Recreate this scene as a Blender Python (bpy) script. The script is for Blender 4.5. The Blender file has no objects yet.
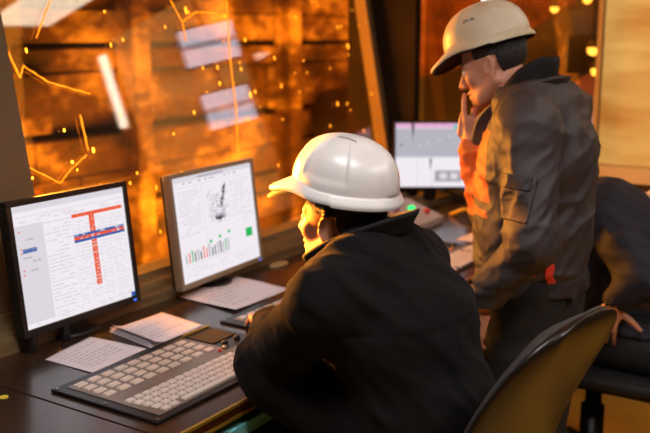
import bpy, bmesh, math, random
import numpy as np
from mathutils import Vector, Matrix
random.seed(7)
SC = bpy.context.scene
COL = SC.collection
PI = math.pi

# ------------------------------------------------------------------ colour / materials
def lin(c):
    return tuple(((v/255.0)/12.92 if v/255.0 <= 0.04045 else ((v/255.0+0.055)/1.055)**2.4) for v in c)

def mat(name, rgb, rough=0.6, metal=0.0, var=0.0, vscale=12.0, bump=0.0, bscale=60.0, spec=0.5,
        sheen=0.0, coat=0.0, sss=0.0, rgb2=None, stretch=None):
    m = bpy.data.materials.new(name); m.use_nodes = True
    nt = m.node_tree; b = nt.nodes['Principled BSDF']
    c = lin(rgb)
    b.inputs['Base Color'].default_value = (*c, 1)
    b.inputs['Roughness'].default_value = rough
    b.inputs['Metallic'].default_value = metal
    b.inputs['Specular IOR Level'].default_value = spec
    if sheen: b.inputs['Sheen Weight'].default_value = sheen; b.inputs['Sheen Roughness'].default_value = 0.5
    if coat: b.inputs['Coat Weight'].default_value = coat; b.inputs['Coat Roughness'].default_value = 0.15
    if sss:
        b.inputs['Subsurface Weight'].default_value = sss
        b.inputs['Subsurface Radius'].default_value = (0.012, 0.005, 0.003)
    tc = nt.nodes.new('ShaderNodeTexCoord'); src = tc.outputs['Object']
    if stretch:
        mp = nt.nodes.new('ShaderNodeMapping'); mp.inputs['Scale'].default_value = stretch
        nt.links.new(src, mp.inputs['Vector']); src = mp.outputs['Vector']
    if var or rgb2:
        n = nt.nodes.new('ShaderNodeTexNoise'); n.inputs['Scale'].default_value = vscale
        n.inputs['Detail'].default_value = 6
        nt.links.new(src, n.inputs['Vector'])
        r = nt.nodes.new('ShaderNodeValToRGB')
        c2 = lin(rgb2) if rgb2 else tuple(x*(1+var) for x in c)
        c1 = c if rgb2 else tuple(x*(1-var) for x in c)
        r.color_ramp.elements[0].position = 0.35; r.color_ramp.elements[1].position = 0.65
        r.color_ramp.elements[0].color = (*c1, 1); r.color_ramp.elements[1].color = (*c2, 1)
        nt.links.new(n.outputs['Fac'], r.inputs['Fac']); nt.links.new(r.outputs['Color'], b.inputs['Base Color'])
    if bump:
        n2 = nt.nodes.new('ShaderNodeTexNoise'); n2.inputs['Scale'].default_value = bscale
        n2.inputs['Detail'].default_value = 4
        nt.links.new(src, n2.inputs['Vector'])
        bp = nt.nodes.new('ShaderNodeBump'); bp.inputs['Strength'].default_value = bump
        bp.inputs['Distance'].default_value = 0.01
        nt.links.new(n2.outputs['Fac'], bp.inputs['Height']); nt.links.new(bp.outputs['Normal'], b.inputs['Normal'])
    return m

def emit(name, rgb, s=1.0):
    m = bpy.data.materials.new(name); m.use_nodes = True
    nt = m.node_tree; nt.nodes.clear()
    e = nt.nodes.new('ShaderNodeEmission'); o = nt.nodes.new('ShaderNodeOutputMaterial')
    e.inputs['Color'].default_value = (*lin(rgb), 1); e.inputs['Strength'].default_value = s
    nt.links.new(e.outputs[0], o.inputs[0])
    return m

# ------------------------------------------------------------------ objects
def link_mesh(name, me, m=None, parent=None, smooth=False):
    o = bpy.data.objects.new(name, me); COL.objects.link(o)
    if m is not None:
        for x in (m if isinstance(m, (list, tuple)) else [m]): me.materials.append(x)
    if smooth:
        me.polygons.foreach_set('use_smooth', [True]*len(me.polygons))
    if parent is not None:
        o.parent = parent
        o.matrix_parent_inverse = Matrix.Identity(4)
    return o

def thing(name, label, cat, loc=(0, 0, 0), rotz=0.0, group=None):
    o = bpy.data.objects.new(name, None); COL.objects.link(o)
    o.empty_display_size = 0.1
    o.location = loc; o.rotation_euler = (0, 0, rotz)
    tag(o, label, cat, group)
    return o

def tag(o, label, cat, group=None):
    o['label'] = label; o['category'] = cat
    if group: o['group'] = group
    return o

def structure(o, label=None):
    o['kind'] = 'structure'
    return o

class MB:
    """collects shapes into one mesh"""
    def __init__(s): s.v = []; s.f = []; s.mi = []
    def add(s, verts, faces, mi=0):
        n = len(s.v); s.v += [tuple(p) for p in verts]
        s.f += [tuple(i+n for i in f) for f in faces]; s.mi += [mi]*len(faces); return s
    def box(s, lo, hi, M=None, mi=0):
        x0, y0, z0 = lo; x1, y1, z1 = hi
        v = [(x0,y0,z0),(x1,y0,z0),(x1,y1,z0),(x0,y1,z0),(x0,y0,z1),(x1,y0,z1),(x1,y1,z1),(x0,y1,z1)]
        if M is not None: v = [tuple(M @ Vector(p)) for p in v]
        return s.add(v, [(3,2,1,0),(4,5,6,7),(0,1,5,4),(1,2,6,5),(2,3,7,6),(3,0,4,7)], mi)
    def quad(s, a, b, c, d, mi=0): return s.add([a, b, c, d], [(0, 1, 2, 3)], mi)
    def tube(s, pts, r, n=12, caps=True, mi=0):
        pts = [Vector(p) for p in pts]; rr = r if isinstance(r, (list, tuple)) else [r]*len(pts)
        vs = []; up = None
        for i, p in enumerate(pts):
            t = (pts[min(i+1, len(pts)-1)] - pts[max(i-1, 0)]).normalized()
            if up is None:
                up = Vector((0, 0, 1)) if abs(t.z) < 0.9 else Vector((1, 0, 0))
            a = t.cross(up).normalized(); b = a.cross(t).normalized(); up = b
            for k in range(n):
                an = 2*PI*k/n
                vs.append(p + (a*math.cos(an) + b*math.sin(an))*rr[i])
        fs = []
        for i in range(len(pts)-1):
            for k in range(n):
                k2 = (k+1) % n
                fs.append((i*n+k, i*n+k2, (i+1)*n+k2, (i+1)*n+k))
        if caps:
            fs.append(tuple(range(n))[::-1]); fs.append(tuple(range((len(pts)-1)*n, len(pts)*n)))
        return s.add(vs, fs, mi)
    def lathe(s, prof, n=24, c=(0, 0, 0), M=None, mi=0):
        vs = []
        for (r, z) in prof:
            for k in range(n):
                a = 2*PI*k/n; p = Vector((c[0]+r*math.cos(a), c[1]+r*math.sin(a), c[2]+z))
                vs.append(M @ p if M is not None else p)
        fs = []
        for i in range(len(prof)-1):
            for k in range(n):
                k2 = (k+1) % n; fs.append((i*n+k, i*n+k2, (i+1)*n+k2, (i+1)*n+k))
        fs.append(tuple(range(n))[::-1]); fs.append(tuple(range((len(prof)-1)*n, len(prof)*n)))
        return s.add(vs, fs, mi)
    def grid(s, fn, nu, nv, closeu=False, mi=0):
        vs = [fn(i/(nu if closeu else nu-1), j/(nv-1)) for j in range(nv) for i in range(nu)]
        fs = []
        for j in range(nv-1):
            for i in range(nu if closeu else nu-1):
                i2 = (i+1) % nu
                fs.append((j*nu+i, j*nu+i2, (j+1)*nu+i2, (j+1)*nu+i))
        return s.add(vs, fs, mi)
    def build(s, name, m=None, parent=None, smooth=False, bevel=0.0, solid=0.0, auto=None):
        me = bpy.data.meshes.new(name); me.from_pydata(s.v, [], s.f); me.update()
        if s.mi and max(s.mi) > 0: me.polygons.foreach_set('material_index', s.mi)
        bm = bmesh.new(); bm.from_mesh(me); bmesh.ops.recalc_face_normals(bm, faces=bm.faces)
        bm.to_mesh(me); bm.free()
        o = link_mesh(name, me, m, parent, smooth)
        if solid:
            md = o.modifiers.new('solid', 'SOLIDIFY'); md.thickness = solid; md.offset = -1
        if bevel:
            md = o.modifiers.new('bevel', 'BEVEL'); md.width = bevel; md.segments = 2; md.limit_method = 'ANGLE'
        return o

# ------------------------------------------------------------------ implicit surfaces for bodies and clothes
def V3(p): return np.array(p, dtype=np.float32)
def smin(a, b, k):
    if k <= 0: return np.minimum(a, b)
    h = np.maximum(k-np.abs(a-b), 0)/k
    return np.minimum(a, b) - h*h*k*0.25
def smax(a, b, k): return -smin(-a, -b, k)

def cone(a, b, ra, rb):
    a = V3(a); b = V3(b); ab = b-a; L2 = float(ab @ ab) + 1e-12
    def f(P):
        q = P-a; t = np.clip((q @ ab)/L2, 0, 1)
        return np.linalg.norm(q - t[:, None]*ab, axis=1) - (ra + (rb-ra)*t)
    return f
def ball(c, r):
    c = V3(c)
    return lambda P: np.linalg.norm(P-c, axis=1) - r
def ell(c, r, R=None):
    c = V3(c); r = V3(r)
    def f(P):
        q = P-c
        if R is not None: q = q @ R
        k0 = np.linalg.norm(q/r, axis=1); k1 = np.linalg.norm(q/(r*r), axis=1) + 1e-9
        return k0*(k0-1)/k1
    return f
def slab(a, b, la, da, lb, db, lat):
    """elliptic tapered segment from a to b; la/lb half width along lat, da/db half depth"""
    a = V3(a); b = V3(b); ab = b-a; L = float(np.linalg.norm(ab)); ax = ab/L
    lat = V3(lat); lat = lat - ax*(lat @ ax); lat /= np.linalg.norm(lat); dep = np.cross(ax, lat)
    def f(P):
        q = P-a; h = q @ ax; t = np.clip(h/L, 0, 1)
        rl = la+(lb-la)*t; rd = da+(db-da)*t
        over = (h - t*L)
        u = (q @ lat)/rl; v = (q @ dep)/rd
        m = np.minimum(rl, rd)
        w = over/m
        k0 = np.sqrt(u*u+v*v+w*w)
        k1 = np.sqrt((u/rl)**2+(v/rd)**2+(w/m)**2)+1e-9
        return k0*(k0-1)/k1
    return f
def rbox(c, h, r, R=None):
    c = V3(c); h = V3(h)
    def f(P):
        q = P-c
        if R is not None: q = q @ R
        d = np.abs(q)-h+r
        return np.linalg.norm(np.maximum(d, 0), axis=1)+np.minimum(d.max(axis=1), 0)-r
    return f
class Solid:
    def __init__(s): s.ops = []
    def u(s, f, k=0.02): s.ops.append((0, k, f)); return s
    def cut(s, f, k=0.01): s.ops.append((1, k, f)); return s
    def keep(s, f, k=0.01): s.ops.append((2, k, f)); return s
    def disp(s, f): s.ops.append((3, 0, f)); return s
    def __call__(s, P):
        d = None
        for op, k, f in s.ops:
            e = f(P)
            if op == 0: d = e if d is None else smin(d, e, k)
            elif op == 1: d = smax(d, -e, k)
            elif op == 2: d = smax(d, e, k)
            else: d = d + e
        return d
def placed(fn, o, R, mirror=False, scale=1.0):
    """fn is in local coordinates; o origin, R columns = local axes in the world"""
    o = V3(o); R = np.array(R, dtype=np.float32)
    def f(P):
        q = ((P-o) @ R)/scale
        if mirror: q = q*V3((1, -1, 1))
        return fn(q)*scale
    return f
def axes(fwd, up):
    f = np.array(fwd, float); f /= np.linalg.norm(f); u = np.array(up, float)
    u = u - f*(u @ f); u /= np.linalg.norm(u); l = np.cross(u, f)
    return np.stack([f, l, u], axis=1)          # columns x fwd, y left, z up

_rs = np.random.RandomState(3)
_tab = _rs.rand(64, 64, 64).astype(np.float32)
def vnoise(P):
    i = np.floor(P).astype(np.int32); f = P-i; f = f*f*(3-2*f); i = i & 63; j = (i+1) & 63
    x, y, z = f[:, 0], f[:, 1], f[:, 2]
    def g(a, b, c): return _tab[a, b, c]
    c00 = g(i[:,0],i[:,1],i[:,2])*(1-x)+g(j[:,0],i[:,1],i[:,2])*x
    c10 = g(i[:,0],j[:,1],i[:,2])*(1-x)+g(j[:,0],j[:,1],i[:,2])*x
    c01 = g(i[:,0],i[:,1],j[:,2])*(1-x)+g(j[:,0],i[:,1],j[:,2])*x
    c11 = g(i[:,0],j[:,1],j[:,2])*(1-x)+g(j[:,0],j[:,1],j[:,2])*x
    c0 = c00*(1-y)+c10*y; c1 = c01*(1-y)+c11*y
    return (c0*(1-z)+c1*z)*2-1
def folds(amp, A, seed=0.0, mask=None):
    """ridged cloth folds; A is a 3x3 frequency matrix (rows: noise axes)"""
    A = np.array(A, dtype=np.float32)
    def f(P):
        w = P + 0.025*np.stack([vnoise(P*7+seed), vnoise(P*7+seed+9), vnoise(P*7+seed+21)], axis=1)
        q = w @ A.T + seed*3.1 + 20
        n = vnoise(q); n2 = vnoise(q*1.9+5)
        d = -amp*((1-np.abs(n))**2*1.2 + 0.4*(1-np.abs(n2))**2 - 0.75)
        if mask is not None: d = d*mask(P)
        return d
    return f

def polygonise(fn, lo, hi, h):
    lo = np.array(lo, np.float32); n = np.ceil((np.array(hi)-lo)/h).astype(int)+2
    B = 8; nb = -(-n//B); n = nb*B+1
    bi = np.stack(np.meshgrid(*[np.arange(k) for k in nb], indexing='ij'), -1).reshape(-1, 3)
    cen = lo + (bi*B + B/2.0)*h
    dc = np.concatenate([fn(c.astype(np.float32)) for c in np.array_split(cen, max(1, len(cen)//200000))])
    V = np.empty(n, np.float32)
    Vb = np.repeat(np.repeat(np.repeat(dc.reshape(nb), B, 0), B, 1), B, 2)
    V[...] = 1.0
    V[:-1, :-1, :-1] = Vb
    rad = B*h*0.9*1.25 + 0.02
    act = bi[np.abs(dc) < rad]
    off = np.stack(np.meshgrid(*[np.arange(B)]*3, indexing='ij'), -1).reshape(-1, 3)
    for ch in np.array_split(act, max(1, len(act)//600)):
        idx = (ch[:, None, :]*B + off[None]).reshape(-1, 3)
        V[idx[:, 0], idx[:, 1], idx[:, 2]] = fn((lo+idx*h).astype(np.float32))
    S = V < 0
    c8 = np.zeros(np.array(V.shape)-1, np.uint8)
    for a in (0, 1):
        for b in (0, 1):
            for c in (0, 1):
                c8 += S[a:S.shape[0]-1+a, b:S.shape[1]-1+b, c:S.shape[2]-1+c]
    cells = np.argwhere((c8 > 0) & (c8 < 8))
    vid = np.full(c8.shape, -1, np.int32); vid[tuple(cells.T)] = np.arange(len(cells))
    acc = np.zeros((len(cells), 3), np.float64); cnt = np.zeros(len(cells))
    for ax in range(3):
        e = np.zeros(3, int); e[ax] = 1; o1, o2 = [k for k in range(3) if k != ax]
        for a in (0, 1):
            for b in (0, 1):
                p = cells.copy(); p[:, o1] += a; p[:, o2] += b; q = p+e
                va = V[tuple(p.T)]; vb = V[tuple(q.T)]
                m = (va < 0) != (vb < 0)
                t = va[m]/(va[m]-vb[m])
                acc[m] += p[m] + t[:, None]*e; cnt[m] += 1
    verts = lo + (acc/np.maximum(cnt, 1)[:, None])*h
    quads = []
    for ax in range(3):
        o1, o2 = [(1, 2), (2, 0), (0, 1)][ax]
        sl0 = [slice(None)]*3; sl1 = [slice(None)]*3
        sl0[ax] = slice(0, -1); sl1[ax] = slice(1, None)
        s0 = S[tuple(sl0)]; s1 = S[tuple(sl1)]
        ed = np.argwhere(s0 != s1)
        ed = ed[(ed[:, o1] > 0) & (ed[:, o2] > 0) & (ed[:, o1] < V.shape[o1]-1) & (ed[:, o2] < V.shape[o2]-1)]
        d1 = np.zeros(3, int); d1[o1] = 1; d2 = np.zeros(3, int); d2[o2] = 1
        q = np.stack([vid[tuple((ed-d1-d2).T)], vid[tuple((ed-d2).T)], vid[tuple(ed.T)], vid[tuple((ed-d1).T)]], 1)
        fl = s1[tuple(ed.T)]
        q[fl] = q[fl][:, ::-1]
        quads.append(q)
    F = np.concatenate(quads); F = F[(F >= 0).all(1)]
    return verts, F

def mesh_np(name, verts, F, m, parent=None, smooth=True):
    used = np.unique(F); rem = np.full(len(verts), -1, np.int64); rem[used] = np.arange(len(used))
    me = bpy.data.meshes.new(name)
    v = verts[used]; f = rem[F]
    me.vertices.add(len(v)); me.vertices.foreach_set('co', v.astype(np.float32).ravel())
    me.loops.add(f.size); me.loops.foreach_set('vertex_index', f.astype(np.int32).ravel())
    me.polygons.add(len(f)); me.polygons.foreach_set('loop_start', np.arange(0, f.size, 4, dtype=np.int32))
    me.update(calc_edges=True); me.validate()
    return link_mesh(name, me, m, parent, smooth)

def sdf_obj(name, fn, lo, hi, h, m, parent=None):
    v, F = polygonise(fn, lo, hi, h)
    return mesh_np(name, v, F, m, parent)
def sdf_split(names_mats, classify, fn, lo, hi, h, parent=None):
    v, F = polygonise(fn, lo, hi, h)
    lab = classify(v[F].mean(axis=1)); out = []
    for k, (n, m) in enumerate(names_mats):
        if (lab == k).any(): out.append(mesh_np(n, v, F[lab == k], m, parent))
    return out
# ------------------------------------------------------------------ camera
cam = bpy.data.cameras.new('camera'); camo = bpy.data.objects.new('camera', cam); COL.objects.link(camo)
cam.sensor_width = 36.0; cam.lens = 903.0*36.0/650.0
camo.location = (0, 0, 1.62)
camo.rotation_euler = (math.radians(90-11.37), 0, math.radians(33))
cam.dof.use_dof = True; cam.dof.focus_distance = 2.2; cam.dof.aperture_fstop = 2.6
cam.clip_start = 0.05
SC.camera = camo
vs = SC.view_settings; vs.view_transform = 'Standard'; vs.look = 'None'; vs.gamma = 1.0
vs.use_curve_mapping = False; vs.exposure = 0.0
SC.cycles.use_denoising = True
SC.cycles.max_bounces = 8
SC.cycles.sample_clamp_indirect = 6.0
w = bpy.data.worlds.new('world'); SC.world = w; w.use_nodes = True
w.node_tree.nodes['Background'].inputs[0].default_value = (*lin((120, 80, 40)), 1)
w.node_tree.nodes['Background'].inputs[1].default_value = 0.01

# ------------------------------------------------------------------ materials
M_wall = mat('dark_wall_paint', (70, 56, 38), 0.7, var=0.15, vscale=3)
M_frame = mat('brown_window_frame', (40, 31, 18), 0.9, spec=0.05, var=0.15, vscale=5)
M_sill = mat('olive_sill_wood', (112, 92, 58), 0.5, var=0.3, vscale=4, stretch=(14, 1, 14))
M_floor = mat('ochre_lino', (214, 156, 54), 0.45, var=0.12, vscale=5)
M_ceil = mat('ceiling_paint', (150, 142, 130), 0.8)
M_desk = mat('dark_desk_laminate', (52, 36, 24), 0.24, var=0.22, vscale=3, stretch=(10, 1, 10), coat=0.3)
M_deskedge = mat('desk_edge_brown', (70, 34, 18), 0.3)
M_brass = mat('yellow_edge_strip', (190, 150, 50), 0.35, metal=0.6)
M_teal = mat('teal_steel', (116, 200, 198), 0.4)
M_black = mat('black_plastic', (20, 18, 17), 0.4)
M_blackmatte = mat('black_matte', (14, 13, 12), 0.75)
M_silver = mat('silver_bezel', (150, 135, 112), 0.35, metal=0.3)
M_grey = mat('grey_metal', (90, 85, 80), 0.4, metal=0.5)
M_chrome = mat('chrome', (190, 185, 175), 0.18, metal=1.0)
M_paper = mat('white_paper', (228, 218, 220), 0.85, var=0.02, vscale=2)
M_ink = mat('faint_grey_print', (172, 164, 172), 0.9)
M_keypanel = mat('grey_key_membrane', (120, 104, 92), 0.35, var=0.12, vscale=20)
M_key = mat('cream_key', (216, 199, 182), 0.4, var=0.06, vscale=30)
M_keywhite = mat('white_key', (226, 212, 200), 0.4)
M_red = mat('red_plastic', (200, 40, 30), 0.4)
M_tan = mat('tan_plastic', (186, 156, 104), 0.5)
M_yellow = mat('yellow_sticker', (225, 205, 60), 0.6)
M_cream = mat('cream_ledge', (206, 180, 128), 0.5, var=0.08, vscale=3)

# ------------------------------------------------------------------ room
TILT = math.tan(math.radians(10.5))
def gx(z): return -2.2 - TILT*(z-0.825)
def slabx(name, y0, y1, z0, z1, t0, t1, m):
    """upright piece following the leaning window plane, from depth t0 to t1 towards the room"""
    b = MB()
    v = [(gx(z0)+t0, y0, z0), (gx(z0)+t1, y0, z0), (gx(z0)+t1, y1, z0), (gx(z0)+t0, y1, z0),
         (gx(z1)+t0, y0, z1), (gx(z1)+t1, y0, z1), (gx(z1)+t1, y1, z1), (gx(z1)+t0, y1, z1)]
    b.add(v, [(3,2,1,0),(4,5,6,7),(0,1,5,4),(1,2,6,5),(2,3,7,6),(3,0,4,7)])
    return structure(b.build(name, m))
structure(MB().box((-2.6, -2.5, -0.1), (3.0, 4.5, 0.0)).build('floor', M_floor))
structure(MB().box((-2.8, -2.5, 2.7), (3.0, 4.5, 2.8)).build('ceiling', M_ceil))
slabx('wall_left', -2.5, 1.70, 0.0, 2.7, -0.12, 0.0, M_wall)
structure(MB().box((-2.2, 1.70, 0.0), (-2.04, 4.4, 0.74)).build('wall_left_below_window', M_wall))
slabx('wall_left_above_window', 1.70, 4.4, 2.25, 2.7, -0.12, 0.0, M_wall)
structure(MB().box((2.9, -2.5, 0), (3.0, 4.5, 2.7)).build('wall_right', M_wall))
structure(MB().box((-2.6, -2.6, 0), (3.0, -2.5, 2.7)).build('wall_front', M_wall))
b = MB()   # back wall with two openings
for lo, hi in (((-2.5, 4.4, 0), (3.0, 4.5, 0.93)), ((-2.5, 4.4, 2.4), (3.0, 4.5, 2.7)), ((-1.30, 4.4, 0.93), (-1.28, 4.5, 2.4)),
               ((-0.22, 4.4, 0.93), (3.0, 4.5, 2.4))):
    b.box(lo, hi)
structure(b.build('wall_back', M_wall))
# sill of the long window
b = MB()
prof = [(-2.03, 0.72), (-2.03, 0.785), (-2.075, 0.79), (-2.08, 0.806), (-2.13, 0.81), (-2.135, 0.825), (-2.22, 0.828), (-2.22, 0.72)]
n = len(prof); vs_ = [(x, 1.30, z) for x, z in prof] + [(x, 4.38, z) for x, z in prof]
b.add(vs_, [(i, (i+1) % n, n+(i+1) % n, n+i) for i in range(n)] + [tuple(range(n)), tuple(range(n, 2*n))])
structure(b.build('trim_1', M_sill))
slabx('trim_2', 1.42, 1.785, 0.80, 2.3, -0.08, 0.05, mat('brown_post', (92, 74, 46), 0.6, var=0.12, vscale=5))      # near post of the long window
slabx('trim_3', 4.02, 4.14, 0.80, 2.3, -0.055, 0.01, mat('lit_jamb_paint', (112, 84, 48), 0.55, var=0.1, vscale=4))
structure(MB().box((-2.5, 4.07, 0.76), (-2.11, 4.13, 2.7)).build('trim_4', M_frame))   # corner column
structure(MB().box((-1.36, 4.33, 0.93), (3.0, 4.40, 1.0)).build('trim_6', M_cream))
structure(MB().box((-1.30, 4.385, 1.0), (-1.28, 4.40, 2.4)).build('trim_7', mat('pale_mullion', (190, 150, 80), 0.5)))

def glass(name, refl, tint):
    m = bpy.data.materials.new(name); m.use_nodes = True; nt = m.node_tree; nt.nodes.clear()
    o = nt.nodes.new('ShaderNodeOutputMaterial'); mx = nt.nodes.new('ShaderNodeMixShader')
    t = nt.nodes.new('ShaderNodeBsdfTransparent'); g = nt.nodes.new('ShaderNodeBsdfGlossy')
    t.inputs['Color'].default_value = (*tint, 1); g.inputs['Roughness'].default_value = 0.02
    g.inputs['Color'].default_value = (1, 0.95, 0.9, 1)
    mx.inputs['Fac'].default_value = refl
    nt.links.new(t.outputs[0], mx.inputs[1]); nt.links.new(g.outputs[0], mx.inputs[2]); nt.links.new(mx.outputs[0], o.inputs[0])
    return m
M_glass = glass('heat_reflecting_glass', 0.15, (0.95, 0.9, 0.85))
b = MB(); z0, z1 = 0.80, 2.3
b.add([(gx(z)+t, y, z) for t in (-0.012, 0.0) for (y, z) in ((1.70, z0), (4.10, z0), (4.10, z1), (1.70, z1))],
      [(0, 1, 2, 3), (7, 6, 5, 4), (0, 4, 5, 1), (1, 5, 6, 2), (2, 6, 7, 3), (3, 7, 4, 0)])
structure(b.build('window_1', M_glass))
structure(MB().box((-2.24, 4.44, 0.93), (-1.30, 4.45, 2.4)).build('window_2', glass('tinted_glass', 0.18, (0.8, 0.7, 0.6))))
# frosted lit pane on the right of the back wall
def lit_pane():
    m = bpy.data.materials.new('frosted_lit_pane'); m.use_nodes = True; nt = m.node_tree
    b = nt.nodes['Principled BSDF']; tc = nt.nodes.new('ShaderNodeTexCoord')
    mp = nt.nodes.new('ShaderNodeMapping'); mp.inputs['Scale'].default_value = (1.2, 1, 5)
    n = nt.nodes.new('ShaderNodeTexNoise'); n.inputs['Scale'].default_value = 1.6; n.inputs['Detail'].default_value = 3
    r = nt.nodes.new('ShaderNodeValToRGB')
    r.color_ramp.elements[0].position = 0.3; r.color_ramp.elements[0].color = (*lin((190, 112, 30)), 1)
    r.color_ramp.elements[1].position = 0.72; r.color_ramp.elements[1].color = (*lin((240, 186, 98)), 1)
    nt.links.new(tc.outputs['Object'], mp.inputs['Vector']); nt.links.new(mp.outputs[0], n.inputs['Vector'])
    nt.links.new(n.outputs['Fac'], r.inputs['Fac']); nt.links.new(r.outputs[0], b.inputs['Emission Color'])
    b.inputs['Emission Strength'].default_value = 0.78; b.inputs['Base Color'].default_value = (0.16, 0.11, 0.05, 1)
    return m
structure(MB().box((-1.28, 4.43, 1.0), (-0.22, 4.45, 2.4)).build('window_3', lit_pane()))

# ------------------------------------------------------------------ the mill hall beyond the glass
def rust(name, c0, c1, c2):
    m = bpy.data.materials.new(name); m.use_nodes = True; nt = m.node_tree; b = nt.nodes['Principled BSDF']
    b.inputs['Roughness'].default_value = 0.7
    tc = nt.nodes.new('ShaderNodeTexCoord'); mp = nt.nodes.new('ShaderNodeMapping')
    mp.inputs['Scale'].default_value = (1, 0.8, 1.6)
    n = nt.nodes.new('ShaderNodeTexNoise'); n.inputs['Scale'].default_value = 1.5; n.inputs['Detail'].default_value = 8
    n.inputs['Roughness'].default_value = 0.7
    r = nt.nodes.new('ShaderNodeValToRGB'); e = r.color_ramp.elements
    e[0].position = 0.34; e[0].color = (*lin(c0), 1); e[1].position = 0.68; e[1].color = (*lin(c2), 1)
    x = e.new(0.5); x.color = (*lin(c1), 1)
    nt.links.new(tc.outputs['Object'], mp.inputs['Vector']); nt.links.new(mp.outputs[0], n.inputs['Vector'])
    nt.links.new(n.outputs['Fac'], r.inputs['Fac']); nt.links.new(r.outputs[0], b.inputs['Base Color'])
    return m
M_rust_glow = rust('rusty_glow_plates', (36, 20, 10), (104, 66, 30), (246, 196, 104))  # rust tones; the pale yellow end paints hot, glowing patches into the colour
M_mill = mat('mill_floor', (60, 45, 30), 0.8)
M_millbeam = mat('mill_black_steel', (30, 20, 14), 0.8)
structure(MB().box((-9, -2, -2.1), (6, 12, -2.0)).build('floor_of_mill', M_mill))
b = MB()      # plate wall of the mill: horizontal plates with dark gaps
zz = -2.0; k = 0; rnd = random.Random(5)
while zz < 4.2:
    hgt = (0.24, 0.33, 0.42, 0.20)[k % 4]; yy = -2.0
    while yy < 12:
        L = rnd.uniform(2.2, 4.6); o = rnd.uniform(-0.05, 0.05)
        b.box((-5.2+o, yy, zz), (-5.05+o, yy+L-0.015, zz+hgt-(0.012, 0.06, 0.02, 0.05)[k % 4])); yy += L
    zz += hgt; k += 1
structure(b.build('wall_mill_plates', M_rust_glow, bevel=0.01))
structure(MB().box((-5.5, -2, -2), (-5.3, 12, 4.5)).build('wall_mill_left', M_millbeam))
structure(MB().box((-5.5, 8.2, -2), (6, 8.4, 4.5)).build('wall_mill_back', rust('mill_back_plates', (60, 30, 14), (120, 66, 32), (170, 112, 60))))
for y in (3.0, 4.9, 6.9):
    b = MB(); b.box((-5.04, y, -2), (-5.0, y+0.16, 4.4)); b.box((-5.0, y+0.065, -2), (-4.88, y+0.095, 4.4)); b.box((-4.88, y, -2), (-4.85, y+0.16, 4.4))
    o = b.build('steel_column', M_rust_glow)
    tag(o, {3.0: 'rust coloured steel column seen through the long window, nearest its left post',
            4.9: 'rust coloured steel column seen through the middle of the long window',
            6.9: 'rust coloured steel column beyond the long window, nearest the corner column'}[y], 'column', 'steel columns in the mill')
# big pipe beyond the back window
o = MB().tube([(-4.95, 7.7, 0.8), (-3.6, 7.6, 1.0), (-2.9, 7.4, 1.25), (-2.0, 7.2, 1.75), (-1.0, 7.0, 2.0), (1.0, 6.9, 2.6)], 0.28, 20).build('duct', M_millbeam, smooth=True)
tag(o, 'dark sloping duct in the mill beyond the back window', 'duct')
# lamps in the mill, seen as glowing dots through the back window
E_bulb = emit('orange_bulb', (255, 190, 70), 9.0)
def mill_lamp(P, r, label):
    t = thing('mill_lamp', label, 'lamp', P, 0, 'lamps in the mill')
    MB().lathe([(0.001, -r), (r*0.7, -r*0.7), (r, 0), (r*0.7, r*0.7), (0.001, r)], 16).build('bulb', E_bulb, t, True)
    MB().lathe([(r*1.5, 0.3*r), (r*1.2, r*0.9), (r*0.5, r*1.5), (0.004, r*1.6)], 16).build('lamp_shade', M_millbeam, t, True)
    MB().tube([(0, 0, r*1.5), (0, 0, 4.2-P[2])], 0.01, 6).build('cable', M_millbeam, t)
mill_lamp((-1.952, 6.3, 1.86), 0.030, 'glowing orange mill lamp, uppermost pair beside the frosted pane, right one')
mill_lamp((-2.18, 6.3, 1.80), 0.028, 'glowing orange mill lamp, left of the others, behind the standing worker')
mill_lamp((-1.892, 6.3, 1.52), 0.040, 'bright glowing mill lamp above the lowest lamp, beside the frosted pane')
mill_lamp((-1.93, 6.55, 1.37), 0.044, 'brightest lowest glowing mill lamp, just above the standing worker\'s shoulder')

def area(name, loc, target, sx, sy, rgb, e):
    l = bpy.data.lights.new(name, 'AREA'); l.shape = 'RECTANGLE'; l.size = sx; l.size_y = sy
    l.color = lin(rgb); l.energy = e
    o = bpy.data.objects.new(name, l); COL.objects.link(o); o.location = loc
    d = Vector(target)-Vector(loc); o.rotation_euler = d.to_track_quat('-Z', 'Y').to_euler()
    return o
area('glow_from_strip', (-3.7, 4.6, -0.9), (-5.2, 4.8, 1.0), 5.5, 0.8, (255, 172, 48), 400)
area('glow_from_furnace', (-4.4, 3.0, 1.45), (-1.0, 2.6, 1.3), 1.0, 1.0, (255, 165, 52), 430)
fl = area('seated_face_fill', (-3.35, 2.02, 1.42), (-1.15, 1.74, 1.17), 0.4, 0.4, (255, 158, 48), 48)  # added narrow orange fill aimed at the seated man's face
fl.data.spread = math.radians(26)
area('glow_in_back_bay', (-2.6, 6.0, 3.6), (-2.2, 8.2, 1.4), 1.5, 1.0, (255, 165, 60), 420)
# the hot strip itself, lying low in the mill
o = MB().box((-3.9, 0.5, -1.5), (-3.3, 7.5, -1.38)).build('hot_steel_strip', emit('hot_steel', (255, 130, 20), 3.0), bevel=0.02)
tag(o, 'glowing orange strip of hot steel lying low in the mill beyond the window', 'steel strip')
tag(MB().box((-4.1, 0.3, -2.0), (-3.1, 7.7, -1.5)).build('roller_table', M_millbeam, bevel=0.02), 'dark roller table carrying the glowing steel in the mill', 'conveyor')

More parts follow.
